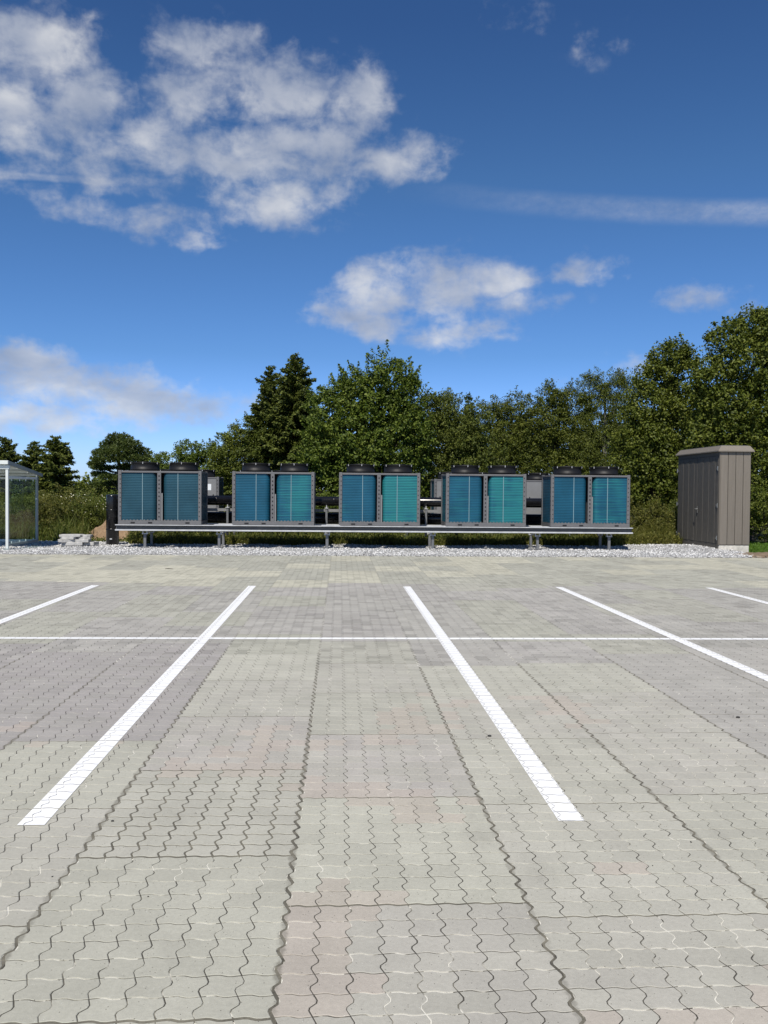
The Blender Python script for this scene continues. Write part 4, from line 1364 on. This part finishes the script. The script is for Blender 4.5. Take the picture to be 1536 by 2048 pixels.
# ------------------------------------------------------------------ pipes, tray and supports between the rows
def insulated_pipe(label, x0, x1, y, z, r, group):
    root = empty('insulated_pipe', (x0, y, z))
    mb = MB(); mb.smooth = True
    mb.tube([(0, 0, 0), (x1 - x0, 0, 0)], r, 32); mb.build('jacket', M['pipe'], root)
    k = 0.55
    while k < x1 - x0 - .1:
        mb = MB(); mb.smooth = True; mb.tube([(k, 0, 0), (k + .04, 0, 0)], r + .004, 32); mb.build('joint_band', M['pipe'], root); k += 1.1
    return tag(root, label, 'pipe', group)


PY = 24.62
insulated_pipe('upper glossy black insulated pipe running behind the front coolers', -6.24, 8.3, PY, 1.255, .135, 'insulated pipes between the rows')
insulated_pipe('lower glossy black insulated pipe running behind the front coolers', -6.24, 8.3, PY, .775, .155, 'insulated pipes between the rows')
tray = MB(); ty = 24.28
tray.box(-4.0, 8.2, ty, ty + .20, .96, .968); tray.box(-4.0, 8.2, ty, ty + .006, .968, 1.035); tray.box(-4.0, 8.2, ty + .194, ty + .2, .968, 1.035)
tag(tray.build('cable_tray', M['panel_grey']), 'thin grey cable tray between the two black pipes', 'tray')
stand_names = ['between the first and second coolers', 'between the second and third coolers', 'between the third and fourth coolers']
for (u, nm) in zip((455, 653, 852), stand_names):
    p = at(u, 1030, 24.12)
    root = empty('pipe_stand', (p.x, 24.12, .0))
    mb = MB(); mb.box(-.03, .03, -.03, .03, .3, 1.06, .006); mb.build('post', M['galv_dark'], root)
    mb = MB(); mb.box(-.03, .03, .032, .75, 1.062, 1.10); mb.box(-.03, .03, .032, .75, .565, .605); mb.build('arm', M['galv_dark'], root)
    mb = MB(); mb.box(-.05, .05, -.05, .05, 1.061, 1.075); mb.tube([(0, 0, 1.07), (0, 0, 1.15)], .012, 6); mb.build('cap', M['galv'], root)
    mb = MB(); mb.box(-.03, .03, -.11, -.031, .50, .56); mb.build('bracket', M['galv_dark'], root)
    tag(root, 'grey pipe stand in the gap ' + nm, 'pipe stand', 'pipe stands in the gaps')
root = empty('standpipe', (-6.28, 24.25, 0))
mb = MB(); mb.smooth = True; mb.lathe(0, 0, [(.172, -.10), (.172, 1.355), (.166, 1.385), (.12, 1.395), (.0, 1.397)], 36); mb.build('jacket', M['pipe'], root)
for z in (.42, .95):
    mb = MB(); mb.smooth = True; mb.lathe(0, 0, [(.1725, z), (.177, z + .003), (.177, z + .03), (.1725, z + .033)], 36, False); mb.build('joint_band', M['pipe'], root)
for z, r in ((1.255, .08), (.79, .08)):
    mb = MB(); mb.smooth = True; mb.tube([(.10, -.05, z), (.72, -.10, z)], r * .62, 20); mb.build('branch_pipe', M['pipe'], root)
mb = MB()
mb.box(-.03, .03, -.176, -.171, .16, .19); mb.build('maker_plate', M['galv'], root)
tag(root, 'thick black vertical standpipe at the left end of the coolers', 'pipe')

# ------------------------------------------------------------------ glass shelter at the left edge
SX, SF, SB = -8.235, 21.86, 23.95
SLEN = 3.6
root = empty('glass_shelter', (SX, SF, 0))
ZF, ZB = 2.22, 1.99
dy = SB - SF
def sz_(y): return ZF + (ZB - ZF) * y / dy
for (x, y, nm) in ((0, 0, 0), (0, dy, 1), (-SLEN, 0, 2), (-SLEN, dy, 3), (-SLEN / 2, dy, 4)):
    mb = MB(); mb.box(x - .033, x + .033, y - .033, y + .033, -.08, sz_(y) - .10, .006); mb.build('post', M['alu_dark'] if nm in (1,) else M['alu'], root)
    mb = MB(); mb.box(x - .08, x + .08, y - .08, y + .08, -.02, .05); mb.build('foot_plate', M['alu_dark'], root)
mb = MB(); mb.box(-SLEN - .1, .06, -.12, -.06, ZF - .085, ZF + .01, .006); mb.build('front_fascia', M['alu'], root)
mb = MB(); mb.box(-SLEN - .1, .06, -.045, .03, ZF - .20, ZF - .105, .005); mb.build('front_beam', M['alu'], root)
mb = MB(); mb.prism([(-.058, ZF - .085), (dy + .30, sz_(dy + .30) - .085), (dy + .30, sz_(dy + .3) - .005), (-.058, ZF + .008)], 'x', .0, .06); mb.build('roof_edge', M['alu_dark'], root)
mb = MB(); mb.prism([(-.058, ZF - .085), (dy + .30, sz_(dy + .30) - .085), (dy + .30, sz_(dy + .3) - .005), (-.058, ZF + .008)], 'x', -SLEN - .1, -SLEN - .04); mb.build('roof_edge', M['alu_dark'], root)
for k in range(3):
    xa = -SLEN - .03 + k * (SLEN + .02) / 3; xb = xa + (SLEN + .02) / 3 - .02
    mb = MB(); mb.prism([(-.05, ZF - .035), (dy + .28, sz_(dy + .28) - .035), (dy + .28, sz_(dy + .28) - .028), (-.05, ZF - .028)], 'x', xa, xb); mb.build('roof_pane', M['roofglass'], root)
for y in (.7, 1.45, dy + .05):
    mb = MB(); mb.box(-SLEN - .03, -.005, y - .025, y + .025, sz_(y) - .105, sz_(y) - .042); mb.build('roof_bar', M['alu'], root)
mb = MB(); mb.box(-.02, .02, .045, dy - .045, .10, .16, .004); mb.build('side_rail', M['alu_dark'], root)
mb = MB(); mb.box(-.02, .02, .045, dy - .045, sz_(dy) - .20, sz_(dy) - .14, .004); mb.build('side_rail', M['alu'], root)
mb = MB(); mb.box(-SLEN + .045, -.045, dy - .02, dy + .02, .10, .16, .004); mb.build('back_rail', M['alu'], root)
mb = MB(); mb.box(-SLEN + .045, -.045, dy - .02, dy + .02, sz_(dy) - .2, sz_(dy) - .14, .004); mb.build('back_rail', M['alu'], root)
for k in range(2):
    ya = .06 + k * (dy - .12) / 2 + .004; yb_ = ya + (dy - .12) / 2 - .012
    mb = MB(); mb.box(-.005, .005, ya, yb_, .165, sz_(dy) - .205); g_ = mb.build('glass_pane', M['glass'], root)
    mb = MB()
    for q_ in range(2):
        yy = ya + .2 + q_ * .55
        mb.box(-.008, .008, yy, yy + .03, .165, .215); mb.box(-.008, .008, yy, yy + .03, sz_(dy) - .255, sz_(dy) - .206)
    tag(mb.build('glass_clamps', M['alu'], g_), kind='stuff')
for k in range(4):
    xa = -SLEN + .06 + k * (SLEN - .12) / 4 + .004; xb = xa + (SLEN - .12) / 4 - .008
    mb = MB(); mb.box(xa, xb, dy - .005, dy + .005, .165, sz_(dy) - .205); mb.build('glass_pane', M['glass'], root)
mb = MB(); mb.box(.0, .03, dy - .09, dy - .045, 1.25, 1.28); mb.build('catch', M['label'], root)
tag(root, 'glass shelter with pale metal frame and sloping roof at the left edge', 'shelter')

# ------------------------------------------------------------------ brown shed at the right
HX0, HX1, HY0, HY1, HZ0, HZ1 = 10.26, 11.13, 22.88, 25.75, .18, 2.70
root = empty('garden_shed', ((HX0 + HX1) / 2, (HY0 + HY1) / 2, 0))
cx, cy = root.location.x, root.location.y
X0, X1, Y0, Y1 = HX0 - cx, HX1 - cx, HY0 - cy, HY1 - cy
mb = MB(); mb.box(X0 + .02, X1 - .01, Y0 + .015, Y1 - .02, -.08, .165, .01); mb.build('concrete_base', M['concrete'], root)
mb = MB(); mb.box(X0 + .03, X1 - .03, Y0 + .03, Y1 - .03, .166, HZ1 - .02); mb.build('carcass', M['dark_in'], root)
# front: four broad boards and two corner boards
nb = 4; bw = (X1 - X0 - .03) / nb
for k in range(nb):
    mb = MB(); xa = X0 + .03 + k * bw + .006; mb.box(xa, xa + bw - .012, Y0, Y0 + .028, HZ0, HZ1, .005); mb.build('board', M['cladding'], root)
mb = MB(); mb.box(X0 + .002, X0 + .030, Y0 - .004, Y0 + .05, HZ0 - .01, HZ1, .004); mb.build('corner_board', M['cladding'], root)
# right side and back
nb = 14; bw = (Y1 - Y0 - .06) / nb
for k in range(nb):
    mb = MB(); ya = Y0 + .03 + k * bw + .005; mb.box(X1 - .029, X1 - .001, ya, ya + bw - .010, HZ0, HZ1, .004); mb.build('board', M['cladding'], root)
for k in range(4):
    bw2 = (X1 - X0) / 4
    mb = MB(); xa = X0 + k * bw2 + .005; mb.box(xa, xa + bw2 - .01, Y1 - .028, Y1, HZ0, HZ1, .004); mb.build('board', M['cladding'], root)
# left side: a board over the doors and a pair of boarded doors
mb = MB(); mb.box(X0 - .002, X0 + .028, Y0 + .052, Y1 - .03, HZ1 - .11, HZ1, .004); mb.build('head_board', M['door'], root)
mb = MB(); mb.box(X0 - .002, X0 + .028, Y0 + .052, Y1 - .03, HZ0 - .10, HZ0 + .02, .004); mb.build('sill_board', M['door'], root)
mid = (Y0 + Y1) / 2
for (ya, yb_, hy) in ((Y0 + .06, mid - .005, Y0 + .06), (mid + .005, Y1 - .035, Y1 - .035)):
    mb = MB(); mb.box(X0 + .012, X0 + .027, ya, yb_, HZ0 + .025, HZ1 - .115); dr = mb.build('door', M['door'], root)
    nbd = 7; bw = (yb_ - ya) / nbd
    for k in range(nbd):
        mb = MB(); y_ = ya + k * bw + .006; out = .005 if k % 2 else .0
        mb.box(X0 - .006 - out, X0 + .011, y_, y_ + bw - .012, HZ0 + .026, HZ1 - .116, .004); mb.build('board', M['door'], dr)
    for hz in (.36, 1.25, 2.25):
        s_ = 1 if hy < 0 else -1
        mb = MB(); mb.tube([(X0 - .028, hy - .012 * s_, hz - .06), (X0 - .028, hy - .012 * s_, hz + .06)], .014, 8); mb.box(X0 - .024, X0 - .019, min(hy, hy + .10 * s_), max(hy, hy + .10 * s_), hz - .03, hz + .03)
        mb.build('hinge', M['hinge'], dr)
    if hy < 0:
        mb = MB(); mb.box(X0 - .030, X0 - .019, yb_ - .10, yb_ - .05, 1.02, 1.20, .004); mb.tube([(X0 - .03, yb_ - .075, 1.13), (X0 - .10, yb_ - .075, 1.13), (X0 - .105, yb_ - .19, 1.12)], .011, 8)
        mb.build('handle', M['hinge'], dr)
# lid roof with chamfered edges
ov = .065
mb = MB()
a = [(X0 - ov, Y0 - ov), (X1 + ov, Y0 - ov), (X1 + ov, Y1 + ov), (X0 - ov, Y1 + ov)]
i_ = .10
b_ = [(X0 - ov + i_, Y0 - ov + i_ * .55), (X1 + ov - i_, Y0 - ov + i_ * .55), (X1 + ov - i_, Y1 + ov - i_), (X0 - ov + i_, Y1 + ov - i_)]
mb.add([(*p, HZ1 + .003) for p in a] + [(*p, HZ1 + .03) for p in a] + [(*p, HZ1 + .165) for p in b_],
       [(3, 2, 1, 0), (0, 1, 5, 4), (1, 2, 6, 5), (2, 3, 7, 6), (3, 0, 4, 7), (4, 5, 9, 8), (5, 6, 10, 9), (6, 7, 11, 10), (7, 4, 8, 11), (8, 9, 10, 11)])
rf = mb.build('roof', M['cladding'], root)
mb = MB(); mb.box(X0 - ov + i_ + .02, X1 + ov - i_ - .02, Y0 + .05, Y1 - .06, HZ1 + .1655, HZ1 + .178, .004); mb.build('roof_sheet', M['frame_grey'], rf)
tag(root, 'narrow brown boarded shed with lid roof and side doors at right', 'shed')

# ------------------------------------------------------------------ stack of broken slabs, small things
def rough_slab(w_, d_, h, seed):
    r_ = random.Random(seed); mb = MB(); n_ = 9
    pts = []
    for k in range(n_):
        a = 2 * math.pi * k / n_
        ca, sa = math.cos(a), math.sin(a); s_ = 1 / max(abs(ca) / (w_ / 2), abs(sa) / (d_ / 2))
        s_ *= r_.uniform(.86, 1.03); pts.append((ca * s_, sa * s_))
    c_ = .008
    vs = [(x, y, 0) for x, y in pts] + [(x, y, h - c_) for x, y in pts] + [(x * .975, y * .975, h + r_.uniform(-.003, .003)) for x, y in pts]
    fs = [list(range(n_))[::-1]] + [[2 * n_ + k for k in range(n_)]]
    for q_ in (0, 1):
        fs += [[q_ * n_ + k, q_ * n_ + (k + 1) % n_, (q_ + 1) * n_ + (k + 1) % n_, (q_ + 1) * n_ + k] for k in range(n_)]
    mb.add(vs, fs)
    return mb


slabs = [(-7.10, 23.45, .03, .56, .46, .085, .1, 'bottom left slab of the low broken stack'), (-6.72, 23.60, .03, .40, .42, .085, -.2, 'bottom right slab of the low broken stack'),
         (-7.28, 23.42, .117, .42, .40, .07, .3, 'second-layer left slab of the low broken stack'), (-6.88, 23.46, .117, .40, .38, .075, .05, 'second-layer right slab of the low broken stack'),
         (-7.22, 23.45, .194, .46, .38, .065, -.15, 'third-layer left slab of the low broken stack'), (-6.84, 23.50, .194, .34, .36, .06, .2, 'third-layer right slab of the low broken stack'),
         (-7.12, 23.47, .262, .64, .40, .055, .06, 'broad top left slab of the low broken stack'), (-6.74, 23.52, .258, .20, .30, .05, -.1, 'small top right slab of the low broken stack')]
for i, (x, y, z, w_, d_, h, rz, lb) in enumerate(slabs):
    o = rough_slab(w_, d_, h, 50 + i).build('paving_slab', M['slab'])
    o.location = (x, y, z + .01); o.rotation_euler = (random.uniform(-.012, .012), random.uniform(-.012, .012), rz)
    tag(o, lb, 'slab', 'broken slabs stacked on the gravel')

n = 900
gx_ = rng.uniform(-6, 8, n); gy_ = 2.2 + 17 * rng.random(n) ** 1.2
tag(scatter_stones('grit', gx_, gy_, np.full(n, .001), rng.uniform(.0015, .0055, n), M['pebble']), 'specks of dark grit scattered over the paving', 'grit', kind='stuff')
# a small street lamp far behind the weeds
lp = at(117, 985, 62)
root = empty('street_lamp', (lp.x, 62, 0))
mb = MB(); mb.smooth = True; mb.tube([(0, 0, -.1), (0, 0, 1.4), (0, 0, 2.82)], [.055, .05, .04], 10); mb.build('pole', M['lamp_white'], root)
mb = MB(); mb.smooth = True; mb.lathe(0, 0, [(.05, 2.80), (.15, 2.84), (.20, 2.95), (.17, 3.02), (.06, 3.07)], 18); mb.build('lamp_head', M['lamp_white'], root)
tag(root, 'small white street lamp far off above the weeds', 'street lamp')

# crumbs of stone lying on the paving
for (u, v, sz_p, lb) in ((979, 1473, .013, 'dark crumb of stone on the paving beside the right bay line'), (1476, 1436, .015, 'dark crumb of stone on the grey paving at the right edge'),
                         (225, 1643, .008, 'tiny dark crumb on the paving right of the near left bay line end')):
    r = ray(u, v); t = -CAM_H / r.z
    mb = MB(); mb.smooth = True
    mb.lathe(0, 0, [(sz_p * .5, 0), (sz_p * .8, sz_p * .35), (sz_p * .6, sz_p * .8), (sz_p * .2, sz_p)], 7)
    o = mb.build('stone_crumb', M['pebble']); o.location = (r.x * t, r.y * t, .0005); o.scale = (1.3, 1, .8)
    tag(o, lb, 'stone')
r = ray(338, 1138); t = -CAM_H / r.z
mb = MB(); mb.tube([(-.075, 0, .006), (-.02, .012, .010), (.075, -.004, .006)], [.004, .006, .003], 6)
o = mb.build('twig', M['bark']); o.location = (r.x * t, r.y * t, 0); tag(o, 'short dark twig lying on the far paving', 'twig')
